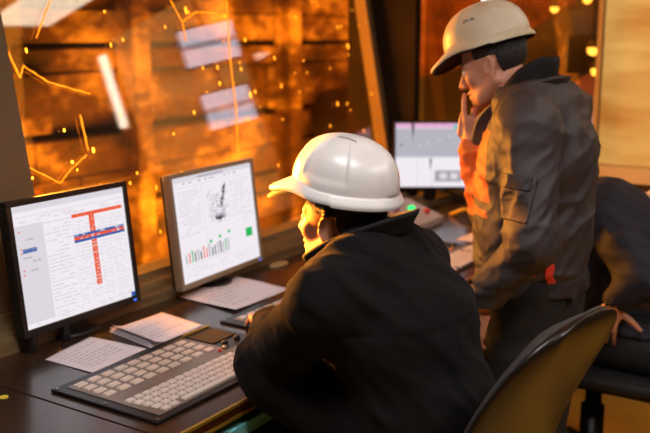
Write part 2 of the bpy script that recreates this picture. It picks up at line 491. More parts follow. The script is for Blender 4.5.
# dried splashes and scratches on the glass
M_splash = mat('dried_splash', (255, 190, 90), 0.6)
def M_splash_tr():
    m = bpy.data.materials.new('dried_splash_translucent'); m.use_nodes = True; nt = m.node_tree; nt.nodes.clear()
    o = nt.nodes.new('ShaderNodeOutputMaterial'); t = nt.nodes.new('ShaderNodeBsdfTranslucent'); d = nt.nodes.new('ShaderNodeBsdfDiffuse')
    mx = nt.nodes.new('ShaderNodeMixShader'); t.inputs[0].default_value = (*lin((255, 240, 150)), 1); d.inputs[0].default_value = (*lin((230, 180, 90)), 1)
    mx.inputs[0].default_value = 0.3
    nt.links.new(t.outputs[0], mx.inputs[1]); nt.links.new(d.outputs[0], mx.inputs[2]); nt.links.new(mx.outputs[0], o.inputs[0]); return m
M_spl = M_splash_tr()
def on_glass(y, z, t=0.0015): return (gx(z)+t, y, z)
b = MB()
def scratch(pts, w0=0.004):
    P = []
    for i in range(len(pts)-1):
        for k in range(8):
            t = k/8; P.append((pts[i][0]*(1-t)+pts[i+1][0]*t, pts[i][1]*(1-t)+pts[i+1][1]*t))
    P.append(pts[-1])
    b.tube([on_glass(y+0.0008*math.sin(i*1.7), z+0.0008*math.cos(i*2.3)) for i, (y, z) in enumerate(P)], [w0*(0.6+0.4*math.sin(i*0.9)**2) for i in range(len(P))], 6)
for s in ([(1.823, 1.569), (1.849, 1.49), (1.869, 1.526), (1.954, 1.473), (2.119, 1.427)],
          [(2.589, 1.748), (2.635, 1.668), (2.72, 1.706), (2.838, 1.705), (2.916, 1.691)], [(2.635, 1.668), (2.639, 1.594)],
          [(1.771, 1.247), (1.928, 1.156), (1.978, 1.192), (2.055, 1.231)], [(2.022, 1.73), (1.938, 1.61)],
          [(2.921, 1.758), (2.884, 1.521), (2.871, 1.323), (2.832, 1.127)], [(2.06, 1.362), (2.067, 1.246)]):
    scratch(s, 0.0030)
rnd = random.Random(11)
for i in range(95):
    y = rnd.uniform(1.8, 4.0); z = rnd.uniform(0.9, 1.85); r = rnd.uniform(0.0018, 0.005)*(1.6 if rnd.random() < 0.15 else 1)
    el = rnd.uniform(1, 2.4)
    x0 = gx(z)+0.001
    b.add([(x0+0.0005, y, z)]+[(gx(z+r*el*math.sin(a))+0.001, y+r*math.cos(a), z+r*el*math.sin(a)) for a in [2*PI*k/10 for k in range(10)]],
          [(0, 1+k, 1+(k+1) % 10) for k in range(10)])
o = b.build('dried_splash', M_spl)
tag(o, 'dried splashes, runs and specks glowing on the long window glass', 'splashes'); o['kind'] = 'stuff'

# ------------------------------------------------------------------ control desk
def desk(name, y0, y1, label, trim=True):
    d = thing(name, label, 'desk', (-1.66, (y0+y1)/2, 0), 0, 'control desk sections')
    ox, oy = -1.66, (y0+y1)/2
    def bx(x0, x1, ya, yb, za, zb): return MB().box((x0-ox, ya-oy, za), (x1-ox, yb-oy, zb))
    bx(-2.03, -1.292, y0, y1, 0.715, 0.75).build('desktop', M_desk, d, bevel=0.002)
    if trim:
        bx(-1.294, -1.286, y0, y1, 0.743, 0.7515).build('edge_strip', M_brass, d, bevel=0.001)
        bx(-1.2925, -1.288, y0, y1, 0.722, 0.743).build('edge_band', M_deskedge, d)
        bx(-1.294, -1.286, y0, y1, 0.713, 0.722).build('edge_strip', M_brass, d, bevel=0.001)
        bx(-1.33, -1.284, y0, y1, 0.66, 0.692).build('apron_rail', M_teal, d, bevel=0.003)
    bx(-1.98, -1.36, y0+0.02, y0+0.06, 0.0, 0.715).build('side_panel', M_blackmatte, d, bevel=0.002)
    bx(-1.98, -1.36, y1-0.06, y1-0.02, 0.0, 0.715).build('side_panel', M_blackmatte, d, bevel=0.002)
    bx(-2.0, -1.97, y0+0.06, y1-0.06, 0.1, 0.715).build('back_panel', M_blackmatte, d)
    return d
desk('control_desk', 1.362, 2.86, 'dark laminate control desk section bearing the two near keypads and two near monitors')
desk('control_desk', 2.864, 4.34, 'dark control desk section at the far end under the third monitor, behind the standing man')
desk('control_desk', -0.2, 1.358, 'dark control desk section in the bottom left corner, nearer than the seam')
tag(MB().lathe([(0.001, 0), (0.011, 0), (0.011, 0.002), (0.001, 0.0025)], 16, (-1.792, 1.316, 0.7505)).build('round_sticker', M_yellow),
    'small round yellow sticker at the left edge of the dark desk', 'sticker')

# ------------------------------------------------------------------ papers
def sheet(name, c, label, curl=0.0, group='loose papers on the desk', n=1, seed=1, prints=(), z=0.7505):
    """c: four corners (x, y) in order; z rises from the desk"""
    rnd_ = random.Random(seed); t = thing(name, label, 'paper', (c[0][0], c[0][1], z), 0, group)
    for k in range(n):
        dx = rnd_.uniform(-0.004, 0.004) if n > 1 else 0; dy = rnd_.uniform(-0.004, 0.004) if n > 1 else 0
        def fn(u, v, k=k, dx=dx, dy=dy):
            p = [(c[0][i]*(1-u)+c[1][i]*u)*(1-v)+(c[3][i]*(1-u)+c[2][i]*u)*v for i in (0, 1)]
            z = 0.0008 + 0.0012*k + curl*max(0.0, 0.35*math.sin(PI*(u*1.3+0.1))*abs(v-0.5)*2 + 0.65*(max(0, 0.35-u)/0.35)**2*v + 0.5*(max(0, u-0.6)/0.4)**2*(1-v)) 
            z += 0.02*(max(0, 0.28-u)/0.28)**2*(1 if n > 1 else 0)*(k/max(1, n-1))
            return (p[0]-c[0][0]+dx, p[1]-c[0][1]+dy, z)
        MB().grid(fn, 16, 16).build('sheet', M_paper, t, True, solid=0.0006)
        top = fn
    if prints:
        b = MB()
        for (u0, v0, u1, v1) in prints:
            q = [top(u, v) for u, v in ((u0, v0), (u1, v0), (u1, v1), (u0, v1))]
            b.add([(x, y, z+0.0012) for x, y, z in q], [(0, 1, 2, 3)])
        b.build('printed_text', M_ink, t)['kind'] = 'stuff'
    return t
def textrows(seed, u0=0.12, u1=0.9, n=14):
    r_ = random.Random(seed); out = []
    for i in range(n):
        v = 0.1+0.8*i/n; u = u0
        while u < u1-0.1:
            l = r_.uniform(0.04, 0.14); out.append((u, v, min(u+l, u1), v+0.018)); u += l+0.025
            if r_.random() < 0.12: break
    return out
sheet('paper_sheet', [(-1.915, 1.546), (-1.957, 1.747), (-1.746, 1.762), (-1.729, 1.545)], 'single printed sheet lying left of the paper pile, below the near monitor', 0.003, prints=textrows(2, n=9))
sheet('paper_pile', [(-1.939, 1.812), (-1.935, 2.026), (-1.742, 1.998), (-1.735, 1.772)], 'thin pile of white sheets with a lifted left edge, between two monitors', 0.002, n=5, seed=4, prints=textrows(7, n=7))
sheet('paper_sheet', [(-2.013, 2.195), (-2.014, 2.505), (-1.762, 2.485), (-1.748, 2.166)], 'white sheet with wavy edges lying below the silver framed monitor', 0.012, prints=textrows(9, n=8))

# ------------------------------------------------------------------ keypads
def keypad(name, x0, y0, label, ln=0.60, dp=0.36, detail=True):
    t = thing(name, label, 'keyboard', (x0, y0, 0.7505), 0, 'membrane keypads on the desk')
    MB().box((0, 0, 0), (dp, ln, 0.0075)).build('frame', M_black, t, bevel=0.003)
    MB().box((0.026, 0.03, 0.0155), (dp-0.022, ln*0.78, 0.0175)).build('membrane', M_keypanel, t)
    MB().box((0.19, ln*0.78, 0.0155), (dp-0.022, ln-0.02, 0.0175)).build('numeric_membrane', M_keypanel, t)
    def key(nm, xa, xb, ya, yb, m):
        b = MB(); h0, h1 = 0.0172, 0.0215; i = 0.0018
        b.add([(xa, ya, h0), (xb, ya, h0), (xb, yb, h0), (xa, yb, h0), (xa+i, ya+i, h1), (xb-i, ya+i, h1), (xb-i, yb-i, h1), (xa+i, yb-i, h1)],
              [(4, 5, 6, 7), (0, 1, 5, 4), (1, 2, 6, 5), (2, 3, 7, 6), (3, 0, 4, 7)])
        return b.build(nm, m, t)
    L = ln*0.78-0.03
    nb = 9
    for r in range(4):                                     # large keys, four rows towards the window
        for c in range(nb):
            ya = 0.042+c*(L-0.02)/nb
            key('function_key', 0.034+r*0.034, 0.034+r*0.034+0.021, ya, ya+(L-0.02)/nb-0.014, M_key)
    ns = 14
    for r in range(5):                                     # small keys nearer the edge
        if r == 4: 
            key('space_bar', 0.312, 0.328, 0.13, 0.32, M_keywhite); 
        for c in range(ns):
            ya = 0.042+r*0.004+c*(L-0.03)/ns
            if r == 4 and 0.10 < ya < 0.32: continue
            key('letter_key', 0.212+r*0.025, 0.212+r*0.025+0.0185, ya, ya+(L-0.03)/ns-0.006, M_keywhite)
    for r in range(4):
        for c in range(4):
            key('number_key', 0.214+r*0.029, 0.214+r*0.029+0.021, ln*0.80+c*0.024, ln*0.80+c*0.024+0.018, M_keywhite)
    # tracking pad tray and the black button block
    MB().box((0.02, ln*0.79, 0.0158), (0.125, ln-0.02, 0.0195)).build('touch_pad', M_blackmatte, t, bevel=0.002)
    MB().box((0.012, ln*0.785, 0.0155), (0.018, ln-0.015, 0.024)).build('tray_edge', M_brass, t)
    for (x, y) in ((0.15, ln*0.83), (0.15, ln*0.92)):
        MB().lathe([(0.009, 0.016), (0.009, 0.023), (0.006, 0.026), (0.0008, 0.0265)], 16, (x, y, 0)).build('button', M_black, t, True)
    MB().lathe([(0.008, 0.0165), (0.008, 0.024), (0.006, 0.027), (0.0008, 0.028)], 16, (0.178, ln*0.775, 0)).build('key_switch', M_chrome, t, True)
    MB().lathe([(0.006, 0.0165), (0.006, 0.022), (0.0008, 0.024)], 16, (0.178, ln*0.735, 0)).build('red_button', M_red, t, True)
    for (x, y) in ((0.012, 0.012), (dp-0.011, 0.012), (dp-0.011, ln*0.33), (dp-0.011, ln*0.66), (dp-0.011, ln-0.012), (dp*0.5, 0.012), (0.012, ln*0.4)):
        MB().lathe([(0.004, 0.0155), (0.004, 0.0175), (0.0008, 0.018)], 10, (x, y, 0)).build('screw', M_chrome, t)
    for o in [c for c in t.children if not c.name.startswith('frame')]:
        o.data.transform(Matrix.Translation((0, 0, -0.0085)))
    return t
keypad('control_keyboard', -1.722, 1.400, 'cream keyed control keyboard beside the black sleeve, nearest the camera')
keypad('control_keyboard', -1.722, 2.055, 'cream keyed control keyboard under the seated man\'s hand, below the silver monitor')
keypad('control_keyboard', -1.70, 2.92, 'blurred cream keyboard between the seated man\'s back and standing man', 0.50, 0.34)

# flat plates on the desk by the sill
for (x, y, l) in ((-1.985, 2.73, 'flat tan oval plate on the desk, nearer the silver monitor'), (-1.975, 2.95, 'flat tan oval plate on the desk beside the seated man\'s chin')):
    M_ = Matrix.Translation((x, y, 0.7505)) @ Matrix.Diagonal((0.6, 1.25, 1, 1))
    tag(MB().lathe([(0.04, 0), (0.042, 0.004), (0.038, 0.008), (0.014, 0.009), (0.012, 0.006), (0.001, 0.006)], 24, M=M_).build('oval_plate', M_tan, None, True), l, 'plate', 'flat plates along the sill')

# ------------------------------------------------------------------ monitors
E_white = emit('screen_white', (242, 236, 242), 1.0)
E_pale = emit('screen_pale', (226, 220, 228), 0.95)
E_line = emit('screen_line', (224, 218, 226), 0.94)
E_dark = emit('screen_text', (178, 172, 184), 0.88)
E_or = emit('screen_orange', (238, 92, 52), 1.0)
E_bl = emit('screen_blue', (50, 98, 175), 0.9)
E_gr = emit('screen_green', (40, 190, 96), 0.9)
E_pk = emit('screen_pink', (236, 176, 214), 0.95)
E_tl = emit('screen_teal', (120, 200, 206), 0.95)
E_gy = emit('screen_grey', (196, 194, 206), 0.85)
E_blk = emit('screen_figure', (70, 70, 84), 0.7)
SCREEN = [E_white, E_pale, E_line, E_dark, E_or, E_bl, E_gr, E_pk, E_tl, E_gy, E_blk]
def monitor(name, label, bl, br, z0, h, tilt, rects, bez, m_bez, stand, feet=None, depth=0.045):
    """bl, br: lower front corners (x, y) seen from the front: left one first"""
    bl = Vector((bl[0], bl[1], z0)); br = Vector((br[0], br[1], z0))
    ux = (br-bl); W = ux.length; ux.normalize(); nrm = Vector((ux.y, -ux.x, 0))     # towards the viewer
    if nrm.dot(Vector((0, 0, 0)) - bl) < 0: nrm = -nrm
    up = (Vector((0, 0, 1))*math.cos(tilt) - nrm*math.sin(tilt)); fr = ux.cross(up)
    if fr.dot(nrm) < 0: fr = -fr
    base = (bl+br)/2; base.z = 0.7505
    t = thing(name, label, 'monitor', base, 0, 'monitors on the control desk')
    def P(u, v, d=0.0): return tuple(bl + ux*u + up*v + fr*d - base)
    def bar(bm, u0, u1, v0, v1, d0, d1):
        bm.add([P(u0, v0, d0), P(u1, v0, d0), P(u1, v1, d0), P(u0, v1, d0), P(u0, v0, d1), P(u1, v0, d1), P(u1, v1, d1), P(u0, v1, d1)],
               [(3,2,1,0),(4,5,6,7),(0,1,5,4),(1,2,6,5),(2,3,7,6),(3,0,4,7)])
    b = MB(); bb = bez*1.25
    bar(b, 0, W, 0, bb, -0.03, 0); bar(b, 0, W, h-bez, h, -0.03, 0); bar(b, 0, bez, bb, h-bez, -0.03, 0); bar(b, W-bez, W, bb, h-bez, -0.03, 0)
    b.build('bezel', m_bez, t, bevel=0.002)
    b = MB(); bar(b, 0.004, W-0.004, 0.004, h-0.004, -depth, -0.012)
    bar(b, W*0.2, W*0.8, h*0.2, h*0.8, -depth-0.02, -depth); b.build('back_cover', M_black, t, bevel=0.004)
    sw, sh = W-2*bez, h-bez-bb
    b = MB()
    for i, (u0, v0, u1, v1, mi) in enumerate([(0, 0, 1, 1, 0)]+list(rects)):      # v from the top
        d = -0.006+min(i, 1)*0.0006+(0.0002*(i % 5) if i else 0)
        b.quad(P(bez+u0*sw, bb+(1-v1)*sh, d), P(bez+u1*sw, bb+(1-v1)*sh, d), P(bez+u1*sw, bb+(1-v0)*sh, d), P(bez+u0*sw, bb+(1-v0)*sh, d), mi)
    b.build('screen', SCREEN, t)
    b = MB(); bar(b, W-bez*1.2-0.012, W-bez*1.2, bb*0.3, bb*0.3+0.006, -0.002, 0.001); b.build('power_light', emit('power_blue', (70, 120, 255), 1.2), t)
    if feet:
        for uf in feet:
            c = bl + ux*W*uf - base
            b = MB(); b.tube([tuple(c+nrm*-0.02+Vector((0, 0, 0.004))), (c.x-nrm.x*0.02, c.y-nrm.y*0.02, 0.0005-0+0.0)], 0.016, 10); b.build('foot', M_black, t)
    c = (bl+br)/2 - base - nrm*0.05
    b = MB(); b.box((c.x-0.02, c.y-0.035, 0.008), (c.x+0.02, c.y+0.035, (z0-0.75)+0.16)); b.build('stand_neck', M_black, t, bevel=0.004)
    b = MB(); M_ = Matrix.Translation((c.x, c.y, 0)) @ Matrix.Diagonal((0.7, 1, 1, 1)); b.lathe([(0.075, 0), (0.075, 0.006), (0.05, 0.012), (0.001, 0.014)], 28, M=M_); b.build('stand_base', M_black, t, True)
    return t
def rows(r_, u0, u1, v0, v1, n, mi, hh=0.008, fill=0.6, wmin=0.03, wmax=0.08):
    out = []
    for i in range(n):
        v = v0+(v1-v0)*i/n; u = u0
        while u < u1-wmin:
            l = r_.uniform(wmin, wmax)
            if r_.random() < fill: out.append((u, v, min(u+l*0.8, u1), v+hh, mi))
            u += l
    return out
r_ = random.Random(3)
R1 = [(0, 0, 1, 0.05, 1), (0.02, 0.09, 0.98, 0.095, 2), (0.0, 0.16, 0.24, 0.96, 1), (0.22, 0.17, 0.225, 0.9, 2)]
R1 += rows(r_, 0.03, 0.9, 0.02, 0.05, 1, 2, 0.012, 0.4) + [(0.45, 0.02, 0.6, 0.032, 3)] + rows(r_, 0.05, 0.95, 0.11, 0.15, 2, 2, 0.01, 0.4)
R1 += rows(r_, 0.05, 0.19, 0.2, 0.6, 11, 3, 0.010, 0.55, 0.02, 0.05) + [(0.05, 0.35, 0.165, 0.385, 5)] + [(0.035, 0.2+0.035*i, 0.045, 0.215+0.035*i, 4) for i in range(11)]
R1 += rows(r_, 0.25, 0.48, 0.17, 0.92, 24, 2, 0.010, 0.75, 0.03, 0.09) + rows(r_, 0.5, 0.97, 0.22, 0.92, 24, 2, 0.008, 0.7, 0.015, 0.04)
R1 += [(0.49+0.06*i, 0.16, 0.492+0.06*i, 0.93, 2) for i in range(9)]
R1 += [(0.49, 0.155, 0.97, 0.185, 4), (0.645, 0.185, 0.695, 0.80, 4), (0.49, 0.33, 0.97, 0.352, 5), (0.49, 0.352, 0.97, 0.378, 4), (0.49, 0.378, 0.97, 0.40, 5), (0.96, 0.96, 1.0, 1.0, 5)]
R1 += [(0.50+0.05*i, 0.355, 0.515+0.05*i, 0.375, 1) for i in range(9)] + rows(r_, 0.5, 0.95, 0.333, 0.36, 1, 1, 0.012, 0.5, 0.02, 0.05) + rows(r_, 0.02, 0.98, 0.93, 0.99, 3, 2, 0.008, 0.5)
monitor('monitor', 'black framed monitor with a red T and blue rows on its screen, at the left', (-1.98, 1.535), (-1.98, 1.985), 0.798, 0.382, math.radians(6.5), R1, 0.017, M_black, True, feet=(0.08, 0.35))
R2 = [(0, 0, 1, 0.05, 1), (0.3, 0.02, 0.62, 0.035, 3), (0.02, 0.10, 0.98, 0.104, 2), (0.33, 0.06, 0.335, 0.75, 2), (0.84, 0.1, 0.845, 0.62, 2), (0.02, 0.72, 0.7, 0.724, 2)]
R2 += rows(r_, 0.04, 0.95, 0.06, 0.1, 1, 3, 0.012, 0.25, 0.02, 0.05) + rows(r_, 0.05, 0.32, 0.14, 0.58, 16, 2, 0.01, 0.7) + rows(r_, 0.68, 0.97, 0.14, 0.58, 15, 2, 0.01, 0.65)
for i in range(260):                                                        # the scribbled grey plan
    a = r_.uniform(0, 1); u = 0.36+0.3*r_.betavariate(2, 2); v = 0.17+0.38*r_.betavariate(2, 2)
    R2.append((u, v, u+r_.uniform(0.004, 0.03), v+r_.uniform(0.004, 0.012), r_.choice((2, 9, 2, 3, 9))))
for i in range(46):
    k = i/46; R2.append((0.55+0.07*k+r_.uniform(-0.02, 0.02), 0.36-0.22*k+r_.uniform(-0.02, 0.02), 0.57+0.07*k, 0.38-0.22*k, r_.choice((3, 10))))
    R2.append((0.46+0.12*r_.random(), 0.43+0.05*r_.random(), 0.49+0.12*r_.random(), 0.455+0.04*r_.random(), r_.choice((3, 10, 9))))
for i in range(16):
    u = 0.06+0.035*i; hgt = r_.uniform(0.07, 0.13)
    R2.append((u, 0.82-hgt, u+0.014, 0.82, r_.choice((3, 6, 4, 10, 6, 3)))); R2.append((u, 0.835, u+0.016, 0.85, 2))
R2 += [(0.36+0.12*i, 0.66-0.02*i, 0.39+0.12*i, 0.69-0.02*i, 6) for i in range(3)] + [(0.84, 0.66, 0.93, 0.75, 6)] + rows(r_, 0.05, 0.95, 0.88, 0.97, 3, 2, 0.008, 0.5)
monitor('monitor', 'silver framed monitor with a grey plan and small bar chart, middle of the three', (-1.958, 2.155), (-1.992, 2.645), 0.788, 0.388, math.radians(6.5), R2, 0.015, M_silver, True)
R3 = [(0, 0, 1, 0.07, 7), (0.8, 0.02, 1, 0.12, 8), (0, 0.08, 1, 0.52, 9), (0.0, 0.52, 1, 0.545, 2), (0.3, 0.54, 0.31, 1, 2), (0.5, 0.55, 0.51, 1, 2), (0.55, 0.74, 0.93, 0.92, 3), (0.62, 0.78, 0.72, 0.88, 1), (0.77, 0.78, 0.87, 0.88, 1)]
for i in range(60):
    u = r_.uniform(0.03, 0.94); v = r_.uniform(0.12, 0.47); R3.append((u, v, u+r_.uniform(0.01, 0.05), v+r_.uniform(0.01, 0.04), r_.choice((0, 1, 3, 9, 2, 10))))
monitor('monitor', 'blurred far monitor with a pink strip along its screen top, between both men', (-2.185, 4.00), (-1.86, 4.215), 0.845, 0.35, math.radians(3), R3, 0.012, M_black, True)

# ------------------------------------------------------------------ button box with lights at the far end of the desk
t = thing('button_console', 'pale sloping console with coloured buttons below the far monitor', 'console', (-1.95, 3.62, 0.7505), 0)
b = MB(); b.add([(-0.06, -0.22, 0), (0.14, -0.22, 0), (0.14, 0.2, 0), (-0.06, 0.2, 0), (-0.06, -0.22, 0.10), (0.14, -0.22, 0.03), (0.14, 0.2, 0.03), (-0.06, 0.2, 0.10)],
                [(3,2,1,0),(4,5,6,7),(0,1,5,4),(1,2,6,5),(2,3,7,6),(3,0,4,7)])
b.build('housing', mat('pale_console_grey', (176, 160, 150), 0.4), t, bevel=0.004)
def cbtn(x, y, m, nm, r=0.016):
    z = 0.10-0.35*(x+0.06)
    MB().lathe([(r, z-0.004), (r, z+0.012), (r*0.7, z+0.017), (0.0008, z+0.018)], 16, (x, y, 0)).build(nm, m, t, True)
cbtn(0.03, 0.08, emit('green_light', (40, 230, 110), 2.2), 'green_light', 0.017)
cbtn(0.0, -0.02, M_red, 'red_button'); cbtn(0.06, -0.03, mat('pink_button', (220, 110, 130), 0.4), 'pink_button')
cbtn(0.08, 0.14, M_red, 'red_button'); cbtn(0.02, -0.13, M_tan, 'tan_button'); cbtn(0.07, -0.14, M_black, 'black_button')
# a yellow cable loop beside the console
tag(MB().tube([(-1.85, 3.98, 0.757), (-1.78, 3.96, 0.79), (-1.70, 3.98, 0.80), (-1.64, 4.04, 0.757)], 0.009, 8).build('cable_loop', mat('yellow_cable', (200, 160, 50), 0.5), None, True),
    'short looped yellow cable on the desk below the far monitor', 'cable')
sheet('paper_sheet', [(-1.60, 3.50), (-1.60, 3.72), (-1.44, 3.72), (-1.44, 3.50)], 'blurred white sheet on the far desk beside the standing man', 0.002)

# ------------------------------------------------------------------ back desk under the lit pane
t = thing('side_desk', 'dark side desk below the lit frosted pane at the right edge', 'desk', (0.0, 4.15, 0))
MB().box((-0.98, -0.17, 0.88), (1.3, 0.17, 0.91)).build('desktop', M_cream, t, bevel=0.003)
MB().box((-0.96, -0.15, 0.80), (1.28, -0.12, 0.88)).build('front_rail', M_blackmatte, t)
for x in (-0.60, 1.22):
    for y in (-0.13, 0.08):
        MB().box((x, y, 0), (x+0.05, y+0.05, 0.88)).build('leg', M_blackmatte, t)
sheet('paper_pile', [(-0.97, 4.02), (-0.97, 4.24), (-0.66, 4.24), (-0.66, 4.02)], 'pile of white papers on the side desk at the right edge', 0.02, n=8, seed=12, z=0.9105)
# ------------------------------------------------------------------ people: shared shapes
M_skin = mat('skin', (206, 148, 118), 0.5, var=0.06, vscale=40, sss=0.12, bump=0.06, bscale=300)
M_skin_dark = mat('skin_tanned', (186, 128, 98), 0.5, var=0.08, vscale=40, sss=0.12, bump=0.06, bscale=300)
M_hair = mat('dark_hair', (26, 18, 14), 0.6, var=0.3, vscale=90, bump=0.6, bscale=260, stretch=(1, 1, 0.3))
M_eye = mat('eye_white', (214, 200, 188), 0.3); M_iris = mat('iris_brown', (50, 32, 22), 0.25)
M_lip = mat('lip', (160, 90, 78), 0.5)
M_fleece = mat('black_fleece', (14, 12, 11), 0.9, var=0.12, vscale=60, bump=0.25, bscale=500, sheen=0.02, spec=0.12)
M_piping = mat('black_collar', (18, 16, 15), 0.8, bump=0.2, bscale=400, spec=0.3)
M_trouser = mat('black_trousers', (16, 15, 15), 0.85, bump=0.15, bscale=300)
M_boot = mat('black_boot', (20, 18, 17), 0.5)
M_work = mat('charcoal_workwear', (50, 42, 42), 0.6, var=0.07, vscale=9, bump=0.12, bscale=500)
M_work2 = mat('charcoal_workwear_dark', (38, 32, 33), 0.6, bump=0.12, bscale=500)
M_orange = mat('orange_workwear', (214, 104, 30), 0.6, var=0.08, vscale=10, bump=0.1, bscale=400)
M_redpatch = mat('red_orange_tab', (214, 56, 30), 0.6)
M_navy = mat('navy_cloth', (20, 17, 30), 0.8, var=0.08, vscale=20, bump=0.15, bscale=400)
M_helm = mat('white_helmet', (208, 205, 199), 0.34, var=0.03, vscale=9, coat=0.25)
M_helm_old = mat('worn_cream_helmet', (206, 194, 168), 0.45, rgb2=(184, 168, 136), vscale=7, bump=0.05, bscale=40)

def bounded(fn, c, r):
    c = V3(c)
    def f(P):
        d = np.linalg.norm(P-c, axis=1)-r
        near = d < 0.05
        out = np.maximum(d, 0.05).astype(np.float32)
        if near.any(): out[near] = fn(P[near])
        return out
    return f

def head_solid():
    S = Solid()
    S.u(ell((-0.014, 0, 0.030), (0.098, 0.077, 0.087)))
    S.u(ell((0.030, 0, -0.030), (0.058, 0.061, 0.085)), 0.03)
    S.u(ell((0.028, 0, -0.078), (0.052, 0.050, 0.036)), 0.025)
    for s in (1, -1):
        S.u(cone((-0.005, s*0.058, -0.052), (0.05, s*0.034, -0.095), 0.018, 0.016), 0.025)     # jaw line
        S.u(ball((0.058, s*0.042, -0.026), 0.022), 0.02)                                     # cheek bones
        S.u(cone((0.080, s*0.012, 0.018), (0.066, s*0.045, 0.016), 0.011, 0.010), 0.014)      # brows
    S.u(ball((0.074, 0, -0.100), 0.019), 0.022)
    for s in (1, -1): S.cut(ball((0.100, s*0.033, -0.003), 0.017), 0.016)
    S.u(cone((0.086, 0, 0.006), (0.110, 0, -0.036), 0.0075, 0.0115), 0.012)
    for s in (1, -1): S.u(ball((0.098, s*0.012, -0.040), 0.0088), 0.007)
    S.u(ell((0.088, 0, -0.0655), (0.012, 0.023, 0.0075)), 0.008)
    S.u(ell((0.086, 0, -0.0795), (0.011, 0.020, 0.0080)), 0.008)
    S.cut(rbox((0.100, 0, -0.0725), (0.012, 0.022, 0.0012), 0.001), 0.004)
    for s in (1, -1):
        Re = axes((1, s*0.35, 0.2), (-0.18, s*0.25, 1))
        S.u(ell((-0.012, s*0.081, -0.010), (0.020, 0.0085, 0.034), Re), 0.006)
        S.u(ell((-0.010, s*0.076, -0.036), (0.010, 0.007, 0.012), Re), 0.006)
        S.cut(ell((-0.006, s*0.090, -0.008), (0.011, 0.006, 0.021), Re), 0.005)
    return S

def hand_solid(curl=(0.3, 0.4, 0.3), each=None, thumb=((0.035, 0.062, -0.012), (0.062, 0.078, -0.022), (0.088, 0.080, -0.03)), splay=0.05):
    """right hand, palm towards -z, fingers along +x, thumb on +y"""
    S = Solid()
    S.u(rbox((0.050, -0.002, 0), (0.048, 0.040, 0.013), 0.012))
    S.u(ell((0.030, 0.020, -0.008), (0.034, 0.022, 0.016)), 0.012)
    S.u(cone((-0.02, 0, 0), (0.02, 0, 0), 0.028, 0.030), 0.02)
    F = [(0.031, 0.094, (0.042, 0.025, 0.021), 0.0088), (0.0105, 0.099, (0.046, 0.029, 0.021), 0.009), (-0.010, 0.096, (0.042, 0.027, 0.021), 0.0087), (-0.0295, 0.088, (0.033, 0.021, 0.018), 0.0078)]
    for i, (y, x, seg, r) in enumerate(F):
        c = each[i] if each else curl
        p = np.array([x-0.012, y, 0.001]); a = 0.0; sp = splay*(1.5-i)
        prev = p
        for j in range(3):
            a += c[j]
            q = prev + seg[j]*np.array([math.cos(a)*math.cos(sp), math.cos(a)*math.sin(sp), -math.sin(a)])
            S.u(cone(prev, q, r*(1-0.07*j), r*(0.93-0.07*j)), 0.006 if j == 0 else 0.002)
            prev = q
    t0 = (0.012, 0.026, -0.006)
    pts = [t0]+list(thumb)
    for j in range(len(pts)-1):
        S.u(cone(pts[j], pts[j+1], 0.015-0.002*j, 0.0125-0.0015*j), 0.010 if j == 0 else 0.002)
    return S

